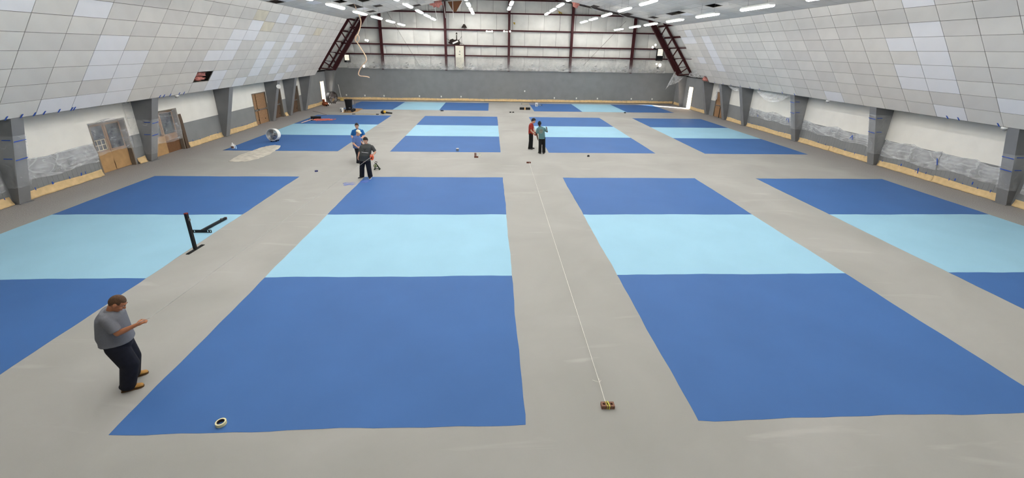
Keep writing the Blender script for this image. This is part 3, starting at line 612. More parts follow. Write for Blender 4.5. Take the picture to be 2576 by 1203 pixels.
# ---- net posts
def net_post(lab, o, up, along, side, h=1.04):
    root = empty('net_post', tuple(o), lab, 'net post', 'black net posts'); o, up, along, side = V(*o), V(*up), V(*along), V(*side)
    f = lambda a, b, c: o+up*a+along*b+side*c
    MB().obox(f(.03+h/2, 0, 0), up*h/2, along*.035, side*.035).build('post', BLACK, root)
    MB().obox(f(.03+h+.01, 0, 0), up*.012, along*.037, side*.037).build('cap', mat('red cap', (120, 40, 36), .6), root)
    n = 14; mb = MB(); T = .008
    mb.obox(f(T, 0, 0), up*T, along*.17, side*.045)
    for sg in (-1, 1):
        mb.obox(f(T, sg*.235, .036), up*T, along*.065, side*.009); mb.obox(f(T, sg*.235, -.036), up*T, along*.065, side*.009)
        mb.obox(f(T, sg*.235, 0), up*T, along*.02, side*.028); mb.obox(f(T, sg*.295, 0), up*T, along*.008, side*.045); mb.obox(f(T, sg*.172, 0), up*T, along*.006, side*.03)
    mb.build('base_plate', BLACK, root)
    MB().obox(f(.9, 0, .05), up*.03, along*.02, side*.02).build('hook', METAL, root)
    return root
net_post('black net post standing upright on its flat base at the court edge', (-8.745, 6.16, .0), (0, 0, 1), (.07, .998, 0), (.998, -.07, 0))
a, b = flo(482, 586), flo(531, 586); mid = (a+b)/2; al = (b-a)/np.linalg.norm(b-a); fwd = V(-al[1], al[0], 0); fwd = fwd*math.cos(.1)+al*math.sin(.1)
net_post('black net post lying on the light blue court with its base plate on edge', (mid[0], mid[1], .05), fwd, al, (0, 0, 1))

# ---- drum fans
def drum_fan(c, R, dep, ang, tilt, lab, shell, face, cat='fan'):
    root = empty('drum_fan', (c[0], c[1], 0), lab, cat, 'drum fans'); ax = V(math.cos(ang)*math.cos(tilt), math.sin(ang)*math.cos(tilt), math.sin(tilt)); ctr = V(c[0], c[1], R+.06)
    x, y = MB()._fr(ax); n = 40
    def rp(Rr, t): return [ctr+ax*t+Rr*(x*math.cos(2*math.pi*i/n)+y*math.sin(2*math.pi*i/n)) for i in range(n)]
    rr = [rp(R, -dep/2), rp(R, dep/2), rp(R+.012, dep/2+.005), rp(R-.025, dep/2+.005), rp(R-.02, dep/2-.01), rp(R-.02, -dep/2)]; rr.append(rr[0])
    MB().loft(rr, cap=False).build('drum', shell, root, smooth=False)
    for sgn in (1, -1):
        mb = MB(); p = ctr+ax*(dep/2+.01)*sgn
        for q in np.arange(.12, 1.0, .06): mb.ring(p, ax, R*q, .0045, 32, 4)
        for k in range(8):
            t = math.pi*k/4; e = x*math.cos(t)+y*math.sin(t); mb.cyl(p, p+e*(R-.01), .006, n=4)
        mb.build('grille', METAL if face is None else face, root)
        MB().cyl(p-ax*.01*sgn, p+ax*.02*sgn, R*.13, n=16).build('badge', METAL, root)
    bl = MB()
    for k in range(3):
        t = 2*math.pi*k/3; pts = []
        e0 = [ctr+(x*math.cos(t+d)+y*math.sin(t+d))*R*rr_+ax*o for rr_, d, o in ((.15, -.3, -.05), (.88, -.35, -.07), (.9, .35, .05), (.15, .3, .05))]
        bl.prism(e0, ax*.006)
    bl.cyl(ctr-ax*.08, ctr+ax*.08, R*.16, n=16); bl.build('blades', mat('fan blade', (150, 150, 150), .4, metal=.5), root)
    MB().cyl(ctr-ax*.12, ctr-ax*.02, R*.25, n=16).build('motor', BLACK, root)
    sd_ = np.cross(ax, V(0, 0, 1)); sd_ /= np.linalg.norm(sd_); fl = V(ax[0], ax[1], 0); fl /= np.linalg.norm(fl)
    for q in (-1, 1):
        p = V(c[0], c[1], .075)+sd_*R*.45*q-fl*dep*.35; MB().cyl(p-sd_*.02, p+sd_*.02, .075, n=18).build('wheel', BLACK, root)
        f_ = V(c[0], c[1], 0)+sd_*R*.45*q+fl*dep*.3; MB().bar(f_+V(0, 0, .0), f_+V(0, 0, .16), .05, .05, up=tuple(fl)).build('foot', BLACK, root)
    MB().bar(V(c[0], c[1], .075)+sd_*R*.45-fl*dep*.35, V(c[0], c[1], .075)-sd_*R*.45-fl*dep*.35, .03, .03).build('axle', BLACK, root)
    root.location.z = .004
    h0 = ctr-ax*dep*.5-V(0, 0, R*.1); MB().tube([h0+sd_*R*.9, h0+sd_*R*.9-ax*.12, h0+sd_*R*.5-ax*.16-V(0, 0, .1)], .016, 6).build('handle', shell, root)
drum_fan((-13.42, 20.85), .345, .32, math.radians(-94), .12, 'white drum fan on wheels on the left middle court', WHITEP, None)
drum_fan((-16.35, 39.3), .56, .36, math.radians(-28), .0, 'large black drum fan by the open exit in the far left corner', BLACK, mat('rusty guard', (92, 74, 66), .6))

# ---- bin on a cart, bucket, board, poles, blower near the far left court
bp = V(-12.98, 33.75, 0); root = empty('rolling_bin', (bp[0], bp[1], 0), 'tall black bin on a two wheeled cart near the far left court', 'bin'); BIN = root
rings = [[(bp[0]+rx*.30*(abs(math.cos(t))**.5)*np.sign(math.cos(t)), bp[1]+rx*.26*(abs(math.sin(t))**.5)*np.sign(math.sin(t)), z) for t in np.arange(20)*2*math.pi/20+.01] for rx, z in ((.82, .2), (.9, .6), (1, 1.0), (1.06, 1.01), (1.06, 1.06))]
MB().loft(rings).build('tub', BLACK, root); MB().box(bp[0]-.32, bp[0]+.3, bp[1]-.25, bp[1]+.25, .14, .2).build('cart_base', BLACK, root)
for sy in (-1, 1): MB().cyl((bp[0]+.33, bp[1]+sy*.27, .14), (bp[0]+.33, bp[1]+sy*.22, .14), .14, n=20).build('wheel', mat('tyre', (38, 38, 40), .7), root); MB().bar((bp[0]-.28, bp[1]+sy*.2, 0), (bp[0]-.28, bp[1]+sy*.2, .16), .04, .04, up=(1, 0, 0)).build('foot', BLACK, root)
MB().tube([(bp[0]+.35, bp[1]-.2, .2), (bp[0]+.55, bp[1]-.2, .75), (bp[0]+.62, bp[1]-.2, .8), (bp[0]+.62, bp[1]+.2, .8), (bp[0]+.55, bp[1]+.2, .75), (bp[0]+.35, bp[1]+.2, .2)], .018, 6).build('handle', METAL, root)
MB().box(bp[0]+.06, bp[0]+.2, bp[1]-.275, bp[1]-.255, .32, .4).build('latch', METAL, root)
def bucket(c, h, r, lab, mark):
    root = empty('bucket', (c[0], c[1], c[2]), lab, 'bucket', 'white buckets'); n = 24
    rr = [[(c[0]+q*math.cos(2*math.pi*i/n), c[1]+q*math.sin(2*math.pi*i/n), c[2]+z) for i in range(n)] for q, z in ((r*.86, 0), (r, h), (r*1.05, h), (r*1.05, h-.03), (r*1.0, h-.03))]
    MB().loft(rr[:2]+[rr[2]]+[[(c[0]+r*.93*math.cos(2*math.pi*i/n), c[1]+r*.93*math.sin(2*math.pi*i/n), c[2]+h) for i in range(n)], [(c[0]+r*.8*math.cos(2*math.pi*i/n), c[1]+r*.8*math.sin(2*math.pi*i/n), c[2]+.02) for i in range(n)]]).build('pail', WHITEP, root)
    MB().tube([(c[0]-r*1.02, c[1], c[2]+h*.85), (c[0]-r*.6, c[1]-r*.95, c[2]+h*.55), (c[0]+r*.6, c[1]-r*.95, c[2]+h*.55), (c[0]+r*1.02, c[1], c[2]+h*.85)], .006, 5).build('bail', METAL, root)
    mb = MB()
    for (u0, u1, z0, z1) in mark:
        mb.grid(lambda u, v: (c[0]+(r*.95+.006)*math.sin(u0+(u1-u0)*u), c[1]-(r*.95+.006)*math.cos(u0+(u1-u0)*u), c[2]+h*(z0+(z1-z0)*v)), 6, 1)
    mb.build('label', mat('bucket print', (50, 54, 66), .6), root)
def slab(pts, z0, t, name, m, lab, cat, group=None):
    return MB().prism([(p[0], p[1], z0) for p in pts], (0, 0, t)).build(name, m, label=lab, cat=cat, group=group)
slab([flo(857, 284), flo(884, 284), flo(900, 281), flo(913, 273.5), flo(898, 273), flo(870, 274)], .0035, .010, 'plywood_sheet', CARD, 'thin tan board on the floor under the black rolling bin', 'board')
BIN.location.z = .013
bq = flo(859, 283.5); bucket((bq[0], bq[1]+.15, .013), .37, .15, 'white bucket with a dark mark beside the black rolling bin', ((-.5, -.15, .3, .8), (-.5, .4, .15, .3), (.15, .4, .3, .55), (-.5, .4, .75, .85)))
POLEW = mat('pale pole', (206, 190, 150), .6)
pa, pb = flo(886, 287.5), flo(953, 288.5); root = empty('paint_pole', tuple(pa), 'long pale pole with black ends lying on the floor before the rolling bin', 'pole')
d = (pb-pa); MB().cyl(pa+d*.12+V(0, 0, .025), pa+d*.9+V(0, 0, .025), .02, n=8).build('shaft', POLEW, root); MB().cyl(pa+V(0, 0, .025), pa+d*.12+V(0, 0, .025), .025, n=8).build('grip', BLACK, root); MB().obox(pb-d*.05+V(0, 0, .03), d*.05, V(0, .05, 0), V(0, 0, .03)).build('head', BLACK, root)
q = flo(963, 287); root = empty('leaf_blower', tuple(q), 'yellow and black blower lying on the floor behind the middle courts', 'blower')
YEL = mat('tool yellow', (222, 176, 60), .5)
MB().ell(q+V(.0, .1, .14), .2, .16, .14, 14, 8).build('housing', BLACK, root, smooth=True); MB().ell(q+V(.16, .05, .18), .12, .14, .11, 12, 8).build('fan_cover', YEL, root, smooth=True); MB().cyl(q+V(.2, .1, .12), q+V(.78, .1, .07), .075, .055, n=14).build('nozzle', BLACK, root); MB().tube([q+V(-.1, .1, .24), q+V(0, .1, .34), q+V(.16, .1, .28)], .02, 6).build('handle', BLACK, root)
# grinder with pale handle, red cord
gp = flo(786, 302); ge = flo(758, 311); root = empty('floor_grinder', tuple(gp), 'black floor grinder with a long pale handle lying on the far left court', 'tool')
MB().cyl(gp+V(0, 0, .06), ge+V(0, 0, .05), .03, n=8).build('handle', mat('pale handle', (214, 190, 170), .5), root); MB().cyl(gp+V(-.2, .25, .14), gp+V(.5, .45, .14), .11, .09, n=14).build('motor', BLACK, root); MB().cyl(gp+V(-.05, -.1, .004), gp+V(-.05, -.1, .06), .2, n=18).build('disc_guard', BLACK, root)
REDC = mat('orange cord', (230, 128, 104), .6)
rr_ = random.Random(3); pts = []
p0 = flo(812, 302)
for k in range(60):
    t = k/59; a_ = t*26; pts.append((p0[0]+(.95-.4*t)*math.cos(a_)*(.4+.9*rr_.random()), p0[1]+(.5-.2*t)*math.sin(a_*1.3+rr_.random()), .018+.05*t))
MB().tube([tuple(gp+V(.3, .4, .08)), tuple(flo(795, 304.5, .018)), tuple(flo(806, 304, .018))]+pts, .013, 5).build('power_cord', REDC, label='orange power cord coiled on the far left court beside the grinder', cat='cord')
MB().tube([tuple(flo(787, 279.5, .017)), tuple(flo(800, 282, .017)), tuple(flo(815, 287, .017)), tuple(flo(822, 289, .018)), tuple(flo(808, 291, .018)), tuple(flo(806, 296, .018))], .012, 5).build('power_cord', mat('grey cord', (110, 96, 90), .6), label='thin grey cord running from the left wall onto the far left court', cat='cord')
# white jug and clear bottle
j = flo(587, 374.5); root = empty('jug', (j[0], j[1], .004), 'white plastic jug on the corner of the left middle court', 'jug')
prof = [(.075, 0), (.085, .05), (.085, .17), (.06, .24), (.03, .27), (.03, .31)]
MB().loft([[(j[0]+r*math.cos(t)*1.1, j[1]+r*math.sin(t)*.8, .004+z) for t in np.arange(20)*2*math.pi/20] for r, z in prof]).build('body', WHITEP, root, smooth=True)
MB().tube([(j[0]+.04, j[1], .27), (j[0]+.12, j[1], .24), (j[0]+.12, j[1], .14), (j[0]+.08, j[1], .12)], .014, 6).build('handle', WHITEP, root); MB().cyl((j[0], j[1], .31), (j[0], j[1], .335), .034, n=14).build('cap', WHITEP, root)
MB().grid(lambda u, v: (j[0]+.097*math.sin(-.8+1.6*u), j[1]-.072*math.cos(-.8+1.6*u), .05+.11*v), 6, 2).build('label', mat('brown label', (120, 84, 70), .6), root)
j = flo(594, 375); root = empty('bottle', (j[0], j[1], .004), 'small pale blue bottle beside the white jug', 'bottle')
MB().loft([[(j[0]+r*math.cos(t), j[1]+r*math.sin(t), .004+z) for t in np.arange(14)*2*math.pi/14] for r, z in ((.035, 0), (.038, .02), (.038, .12), (.015, .17), (.015, .19))]).build('body', mat('pale blue plastic', (170, 205, 235), .3), root, smooth=True); MB().cyl((j[0], j[1], .19), (j[0], j[1], .215), .018, n=10).build('cap', WHITEP, root)
# levelling compound patch
s_ = 10.935; out = [(150, 1050), (330, 1068), (700, 1052), (1000, 980), (1250, 880), (1440, 770), (1580, 665), (1592, 620), (1450, 598), (1200, 630), (1000, 690), (800, 760), (500, 870), (300, 960)]
P = [flo(560+x/s_, 310+y/s_) for x, y in out]; cpt = sum(P)/len(P); dens = []
for i in range(len(P)):
    for k in range(4): t = k/4; p = P[i]*(1-t)+P[(i+1) % len(P)]*t; dens.append(p+V(rng.normal(0, .03), rng.normal(0, .03), 0))
rings = [[cpt+(p-cpt)*f+V(0, 0, z+.0) for p in dens] for f, z in ((1, .0034), (.97, .0065), (.6, .010), (.3, .009), (.03, .010))]
MB().loft(rings).build('compound_patch', mat('levelling compound', (190, 185, 172), .9, .2, 3.2, bump=.6, bscale=10), smooth=True, label='pale patch of floor compound on the corner of the left middle court', cat='floor patch')
# chalk line reel with loose line
c = flo(796, 431.5); root = empty('chalk_reel', tuple(c), 'small dark blue chalk reel with a loose line on the grey aisle', 'chalk reel'); MB().cyl(c, c+V(0, 0, .05), .075, .065, n=20).build('case', mat('navy plastic', (30, 38, 90), .4), root); MB().tube([c+V(.07, 0, .01), c+V(.2, .05, .005), c+V(.38, .06, .005), c+V(.3, -.05, .005)], .004, 4).build('line', STRING, root)
# green hose reel tool
c = flo(948, 427); root = empty('cable_reel', tuple(c), 'black and pale green hand crank cable reel standing behind the smiling worker', 'reel')
DG = mat('dark green', (34, 48, 34), .5); PG = mat('pale green', (206, 216, 170), .5)
for dx in (-.09, .13): MB().cyl(c+V(dx, -.06, .03), c+V(dx, .06, .03), .035, n=12).build('foot', DG, root)
mb = MB(); mb.bar(c+V(-.09, 0, .04), c+V(-.02, 0, .3), .04, .03, up=(0, 1, 0)); mb.bar(c+V(.14, 0, .04), c+V(-.02, 0, .3), .05, .03, up=(0, 1, 0)); mb.bar(c+V(-.09, 0, .06), c+V(.13, 0, .06), .03, .03, up=(0, 1, 0)); mb.build('frame', DG, root)
MB().cyl(c+V(-.035, -.05, .2), c+V(-.035, .03, .2), .075, n=24).build('drum', PG, root); MB().ring(c+V(-.035, -.05, .2), (0, 1, 0), .075, .012, 24, 6).build('rim', DG, root); MB().cyl(c+V(-.035, -.07, .2), c+V(-.035, -.05, .2), .03, n=12).build('hub', DG, root)
MB().tube([c+V(-.05, 0, .28), c+V(-.06, 0, .35), c+V(-.02, 0, .385), c+V(.04, 0, .38), c+V(.04, 0, .35), c+V(0, 0, .31)], .014, 6).build('handle', BLACK, root)
# far right: bundle, bucket, broom pole, scraps
c = (flo(1308, 276.5)+flo(1333, 276.5))/2; root = empty('wrapped_bundle', tuple(c), 'long black bundle with a tan band on the floor by the far courts', 'bundle')
MB().obox(c+V(-.28, .1, .11), (.22, 0, 0), (0, .1, 0), (0, 0, .11)).build('wrap', BLACK, root); MB().obox(c+V(.28, .1, .11), (.22, 0, 0), (0, .1, 0), (0, 0, .11)).build('wrap', BLACK, root); MB().obox(c+V(0, .1, .108), (.075, 0, 0), (0, .098, 0), (0, 0, .108)).build('band', mat('tan band', (222, 182, 130), .6), root)
c = flo(1350, 268.5); bucket((c[0], c[1]+.15, .003), .38, .15, 'white bucket with a dark mark on the far right court', ((-.45, .1, .55, .65), (-.45, -.25, .3, .65), (.1, .35, .2, .45), (-.2, .35, .15, .25)))
pa, pb = flo(1313, 262.4), flo(1365, 265.6); pa[2] = pb[2] = .035; root = empty('squeegee', (pa[0], pa[1], 0), 'long handled squeegee lying across the edge of the far right court', 'squeegee'); d = pb-pa; d = d*.93
MB().cyl(pa, pa+d, .018, n=8).build('handle', POLEW, root); MB().obox(pa+d*1.03, (.05, .22, 0), (.02, 0, 0), (0, 0, .03)).build('blade', BLACK, root); MB().cyl(pa-d*.03, pa, .028, n=8).build('grip', BLACK, root)
for i, (x, y, sx, lab) in enumerate(((1284, 283.5, .1, 'small black knee pad on the aisle before the far courts, left of a pair'), (1291, 283.5, .1, 'small black knee pad on the aisle before the far courts, right of a pair'), (1112, 279.5, .16, 'small dark scraper at the corner of the far left sideways court'), (1572, 284.3, .1, 'small dark scrap at the near edge of the far right sideways court'), (1480, 394, .07, 'small dark scrap on the grey aisle behind the right courts'))):
    c = flo(x, y); MB().loft([[c+V(sx*r*math.cos(t), sx*.8*r*math.sin(t), z) for t in np.arange(10)*2*math.pi/10] for r, z in ((.9, 0), (1, .03), (.8, .07), (.3, .09))]).build('knee_pad' if i < 2 else 'scrap', BLACK, label=lab, cat='knee pad' if i < 2 else 'scrap', smooth=True)
# far left corner: broom, brown toolbox
root = empty('broom', (-16.35, 42.2, 0), 'broom with straw head leaning in the far left corner behind the black fan', 'broom')
MB().cyl((-16.4, 42.2, .3), (-16.75, 42.75, 1.6), .018, n=8).build('handle', WHITEP, root); MB().loft([[(-16.35+w*math.cos(t), 42.1+.05*math.sin(t)+o, z) for t in np.arange(10)*2*math.pi/10] for w, o, z in ((.2, 0, 0), (.17, .02, .18), (.05, .08, .32))]).build('bristles', mat('straw', (206, 180, 110), .9), root)
c = flo(812, 266.5); c[0] = -16.45; root = empty('floor_machine', tuple(c), 'rusty brown floor machine before the open exit on the left', 'machine')
RUST = mat('rust brown', (128, 66, 36), .7, .2, 12)
MB().ell(c+V(0, 0, .2), .28, .3, .2, 14, 8).build('deck', RUST, root, smooth=True); MB().cyl(c+V(-.1, 0, .3), c+V(-.1, 0, .62), .11, n=14).build('motor', RUST, root); MB().cyl(c+V(.0, .05, .3), c+V(-.1, .2, .95), .02, n=6).build('handle', BLACK, root)
for dy in (-.22, .22): MB().cyl(c+V(.2, dy-.03, .07), c+V(.2, dy+.03, .07), .07, n=12).build('wheel', BLACK, root)

# ================================================================== FAR WALL FITTINGS
fw = 42.9
root = empty('access_cabinet', (CX-5.15, 42.75, 3.3), 'tall cream cabinet door fixed high on the far wall', 'cabinet')
CRM = mat('cream paint', (222, 218, 200), .5)
MB().box(CX-5.6, CX-4.72, 42.74, 42.9, 3.3, 5.68).build('body', CRM, root); MB().box(CX-5.52, CX-4.8, 42.725, 42.74, 3.4, 5.6).build('door', CRM, root)
for a_, b_ in ((-5.72, -5.62), (-4.70, -4.60)): MB().box(CX+a_, CX+b_, 42.76, 42.95, 3.3, 5.72).build('jamb', STEEL, root)
MB().box(CX-5.27, CX-5.1, 42.70, 42.725, 4.80, 4.85).build('handle', BLACK, root); MB().box(CX-5.2, CX-5.12, 42.71, 42.725, 5.02, 5.2).build('plate', METAL, root)
BURN = mat('torn insulation', (44, 36, 32), .95, .5, 9, bump=.8, bscale=20)
def ragged(cx, cz, rx, rz, n, seed, y=43.02, jit=.25):
    r_ = random.Random(seed); return [(CX+cx+rx*math.cos(2*math.pi*i/n)*(1+r_.uniform(-jit, jit)), y, cz+rz*math.sin(2*math.pi*i/n)*(1+r_.uniform(-jit, jit))) for i in range(n)]
mb = MB(); mb.prism(ragged(-5.65, 6.02, .6, .3, 22, 4), (0, -.03, 0)); mb.prism([(CX-5.52, 43.02, 6.2), (CX-5.4, 43.02, 6.2), (CX-5.43, 43.02, 6.75), (CX-5.5, 43.02, 6.8)], (0, -.03, 0))
for x0, z0, x1, z1 in ((-6.2, 6.2, -6.5, 6.35), (-5.2, 6.2, -4.95, 6.6), (-5.1, 6.0, -4.7, 5.8)): mb.bar((CX+x0, 43.0, z0), (CX+x1, 43.0, z1), .03, .04, up=(0, 1, 0))
mb.build('torn_hole', BURN, label='ragged dark hole torn in the white insulation above the cream cabinet', cat='hole')
MB().obox((CX-5.6, 42.95, 6.02), (.28, 0, .12), (0, .03, 0), (-.03, 0, .07)).build('duct_scrap', WHITEP, label='white scrap hanging across the torn dark hole', cat='scrap')
MB().prism([(CX-4.95, 43.02, 7.42), (CX-4.35, 43.02, 7.42), (CX-4.55, 43.02, 7.75), (CX-4.72, 43.02, 7.8)], (0, -.1, 0)).build('vent_hood', BURN, label='small dark triangular vent high on the far wall above the cabinet', cat='vent')
MB().prism([(CX-5.58, 43.02, 6.82), (CX-5.35, 43.02, 6.82), (CX-5.44, 43.02, 7.0)], (0, -.05, 0)).build('vent_hood', BURN, label='tiny dark triangular vent just above the torn hole', cat='vent')
YM = mat('yellow foam', (176, 150, 60), .9, .3, 20)
MB().prism([(CX+5.0, 43.02, 9.3), (CX+5.1, 43.02, 9.1), (CX+5.12, 43.02, 8.92), (CX+5.25, 43.02, 9.05), (CX+5.5, 43.02, 8.9), (CX+5.4, 43.02, 9.08), (CX+5.15, 43.02, 9.18)], (0, -.05, 0)).build('foam_patch', YM, label='ragged yellow foam patch high on the far wall right of centre', cat='foam')
MB().prism([(CX+.4, 43.02, 8.05), (CX+.62, 43.02, 8.05), (CX+.6, 43.02, 7.82), (CX+.48, 43.02, 7.9)], (0, -.05, 0)).build('foam_patch', YM, label='small yellow foam patch beside the centre column', cat='foam')
def twin(xm, z, half, lab, y=42.88):
    root = empty('emergency_light', (CX+xm, y, z-.1), lab, 'emergency light', 'twin head emergency lights')
    MB().box(CX+xm-.16, CX+xm+.16, y-.06, y+.05, z-.1, z+.06).build('box', WHITEP, root)
    for sg in (-1, 1):
        MB().cyl((CX+xm, y-.03, z+.0), (CX+xm+sg*half, y-.1, z), .02, n=6).build('arm', WHITEP, root); MB().ell((CX+xm+sg*half, y-.15, z), .085, .07, .085, 14, 8).build('lamp_head', HEADL, root, smooth=True)
twin(-2.05, 7.14, .28, 'lit twin head emergency light left of the centre column'); twin(-.22, 7.17, .31, 'lit twin head emergency light at the centre column')
def spot(x, z, y, heads, lab):
    root = empty('spot_light', (CX+x, y, z-.15), lab, 'spotlight', 'wall spotlights')
    MB().box(CX+x-.1, CX+x+.1, y-.05, y+.06, z-.15, z).build('bracket', BLACK, root)
    for dx, dz, rx in heads: MB().ell((CX+x+dx, y-.15, z+dz), rx, .1, rx*1.15, 14, 8).build('lamp_head', HEADL, root, smooth=True)
spot(15.55, 5.85, 42.75, ((-.28, .05, .1), (.0, .28, .1)), 'cluster of two small spotlights on a bracket left of the right louvre'); spot(16.2, 3.9, 42.85, ((-.25, .32, .07), (.15, .2, .15)), 'two small spotlights above the grey wall in the far right corner')
spot(-15.2, 3.42, 42.85, ((0, .08, .13),), 'single small spotlight above the grey wall in the far left'); spot(-14.55, 6.0, 42.8, ((0, 0, .1), (-.2, .04, .08)), 'small glowing spotlight behind the hanging hose')
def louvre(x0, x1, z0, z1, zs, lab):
    root = empty('wall_louvre', (CX+(x0+x1)/2, 42.8, z0), lab, 'louvre', 'glowing wall louvres')
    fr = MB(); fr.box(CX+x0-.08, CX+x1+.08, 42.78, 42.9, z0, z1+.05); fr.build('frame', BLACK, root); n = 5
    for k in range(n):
        z = zs+(z1-zs)*(k+.5)/n; MB().obox((CX+(x0+x1)/2, 42.75, z), ((x1-x0)/2, 0, 0), (0, .02, .012), (0, -.012*.5, (z1-zs)/n*.3)).build('slat', mat('daylight glow slat', (255, 248, 228), .5, emit=.9), root)  # slats emit by themselves, standing in for daylight through the louvre
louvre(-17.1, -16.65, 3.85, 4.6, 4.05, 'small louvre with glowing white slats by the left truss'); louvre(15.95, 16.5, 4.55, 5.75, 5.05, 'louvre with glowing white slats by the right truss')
for i, (x, z) in enumerate(((-17.4, .51), (-15.45, .48), (-13.42, .47), (-9.63, .49), (-7.28, .48), (-5.14, .49), (1.8, 1.17), (5.09, .49), (7.54, .48), (9.89, .48), (13.69, .5), (16.04, .51))):
    root = empty('wall_outlet', (CX+x, 42.9, z-.06), 'small white outlet set alone higher up the middle of the grey far wall' if z > 1 else f'small white outlet low on the grey far wall, {["first","second","third","fourth","fifth","sixth","","seventh","eighth","ninth","tenth","eleventh"][i]} from the left', 'outlet', 'far wall outlets')
    MB().box(CX+x-.06, CX+x+.06, 42.905, 42.925, z-.08, z+.08).build('plate', WHITEP, root); MB().box(CX+x-.025, CX+x+.025, 42.898, 42.905, z-.05, z+.05).build('socket', mat('socket', (210, 210, 206), .5), root)
# dome cameras under the slopes
for i, (s, y, z, lab) in enumerate(((-1, 17.6, 2.93, 'small white dome camera under the left slope beside the second pillar'), (1, 19.3, 2.93, 'small white dome camera under the right slope between second and third pillars'), (1, 10.3, 2.93, 'small white dome camera under the right slope by the first pillar'))):
    root = empty('dome_camera', (CX+s*17.5, y, z-.12), lab, 'camera', 'dome cameras'); MB().cyl((CX+s*17.5, y, z-.02), (CX+s*17.5, y, z+.04), .1, n=18).build('base', WHITEP, root); MB().ell((CX+s*17.5, y, z-.02), .08, .08, .09, 14, 8).build('dome', mat('smoked dome', (150, 150, 150), .2), root, smooth=True); MB().bar((CX+s*17.5, y, z+.03), (CX+s*17.54, y, z+.12), .03, .03, up=(0, 1, 0)).build('bracket', WHITEP, root)
root = empty('round_sign', (CX-17.42, 28.2, 2.3), 'round white disc fixed high on the fourth left pillar', 'sign'); MB().cyl((CX-17.46, 28.2, 2.55), (CX-17.44, 28.16, 2.55), .15, n=24).build('disc', WHITEP, root)

# ================================================================== HOSE AND LOOSE CEILING
HY = 29.3
hp = [(888, 4), (893, 14), (897, 26), (904, 40), (908, 55), (905, 72), (897, 92), (894, 100), (896, 106), (902, 102), (903, 93), (899, 88), (894, 93), (894, 103), (899, 108), (908, 122), (918, 138), (922, 150), (918, 158), (911, 165), (907, 172), (903, 180), (902, 187), (906, 191), (915, 192), (923, 193), (929, 195)]
pts = [tuple(hit(x, y, 1, HY+(.0 if i < 7 else .15*math.sin(i)))) for i, (x, y) in enumerate(hp)]; pts = [(pts[0][0]-.02, HY, 9.0)]+pts

def catmull(P, k=5):
    P = [V(*q) for q in P]; o = []
    for i in range(len(P)-1):
        a, b, c, d = P[max(i-1, 0)], P[i], P[i+1], P[min(i+2, len(P)-1)]
        for j in range(k): t = j/k; o.append(.5*((2*b)+(c-a)*t+(2*a-5*b+4*c-d)*t*t+(3*b-a-3*c+d)*t**3))
    return o+[P[-1]]
MB().tube(catmull(pts), .035, 8).build('hanging_hose', mat('beige hose', (222, 190, 160), .6), smooth=True, label='beige hose with one loop dangling from a ceiling opening', cat='hose')
def crumple(c, r, lab, seed, m=PINK, name='insulation_batt', cat='insulation'):
    mb = MB(); mb.ell((0, 0, 0), 1, 1, 1, 18, 12); r_ = random.Random(seed); ph = [r_.uniform(0, 6) for _ in range(6)]
    mb.v = [tuple(V(*c)+V(*r)*V(*p)*(1+.25*math.sin(5*p[0]+ph[0])*math.sin(4*p[1]+ph[1])+.18*math.sin(9*p[2]+ph[2]+3*p[0]))) for p in mb.v]; return mb.build(name, m, smooth=True, label=lab, cat=cat, group='loose pink insulation')
hc = ptL(.97, 35.35-12.5*1.303, .3); crumple(hc, (.2, .55, .16), 'pink insulation bulging behind the missing tile in the left slope', 2); crumple(hc+V(-.1, .1, -.28), (.16, .5, .1), 'lower fold of pink insulation behind the missing tile in the left slope', 5)
crumple((CX+17.55, 34.4, 3.2), (.25, .4, .2), 'pink insulation poking out at the lower corner of the right slope', 8)
crumple((CX-6.6, 35.2, 9.0), (.5, .2, .35), 'pink insulation drooping from the open ceiling edge on the left', 9); crumple((CX+5.4, 34.9, 9.25), (.3, .2, .35), 'pink insulation drooping from the open ceiling edge on the right', 12)
MB().prism([(CX-5.6, 35.5, 9.15), (CX-4.35, 35.5, 9.25), (CX-4.9, 35.55, 8.35), (CX-5.15, 35.55, 8.4)], (0, .02, 0)).build('brown_board', mat('brown board', (104, 66, 40), .7), label='brown triangular board hanging from the open ceiling edge', cat='board')
for i, (x, z0, z1, dx) in enumerate(((-6.75, 9.05, 7.6, .25), (-5.95, 9.15, 7.85, .15), (-5.15, 9.2, 7.9, .02), (-4.3, 9.3, 8.6, -.3))):
    MB().bar((CX+x, 35.4, z0), (CX+x+dx, 35.45, z1), .03, .05, up=(0, 1, 0)).build('ceiling_strip', WHITEP, label=f'loose white ceiling strip hanging from the open edge, {["first","second","third","fourth"][i]} from the left', cat='strip', group='loose ceiling strips')
for i, (x0, x1, dz, lab) in enumerate(((6.7, 7.6, .25, 'loose white ceiling tile drooping at the open edge nearer the middle'), (9.2, 10.0, .22, 'loose white ceiling tile drooping at the open edge nearer the right truss'))):
    z = 7.62+.183*(14.2-x0); MB().obox((CX+(x0+x1)/2, 34.75, z-.25), ((x1-x0)/2, 0, -.12), (0, .45, .1), (.002, 0, .01)).build('drooping_tile', NEWT, label=lab, cat='ceiling tile')
# blue chalk smudges
def smudge(px, py, r, lab, seed, rgb=(112, 140, 228)):
    m = film('chalk '+str(seed), rgb, .35); c = flo(px, py); r_ = random.Random(seed)
    MB().add([c+V(r[0]*math.cos(t)*(1+r_.uniform(-.3, .3)), r[1]*math.sin(t)*(1+r_.uniform(-.3, .3)), .0045) for t in np.arange(18)*2*math.pi/18], [tuple(range(18))]).build('chalk_mark', m, label=lab, cat='chalk mark')
smudge(919, 456, (.2, .32), 'bright blue chalk smudge at the feet of the smiling worker', 1); smudge(878, 463, (.25, .25), 'faint blue chalk smudge on the grey aisle left of the smiling worker', 2)
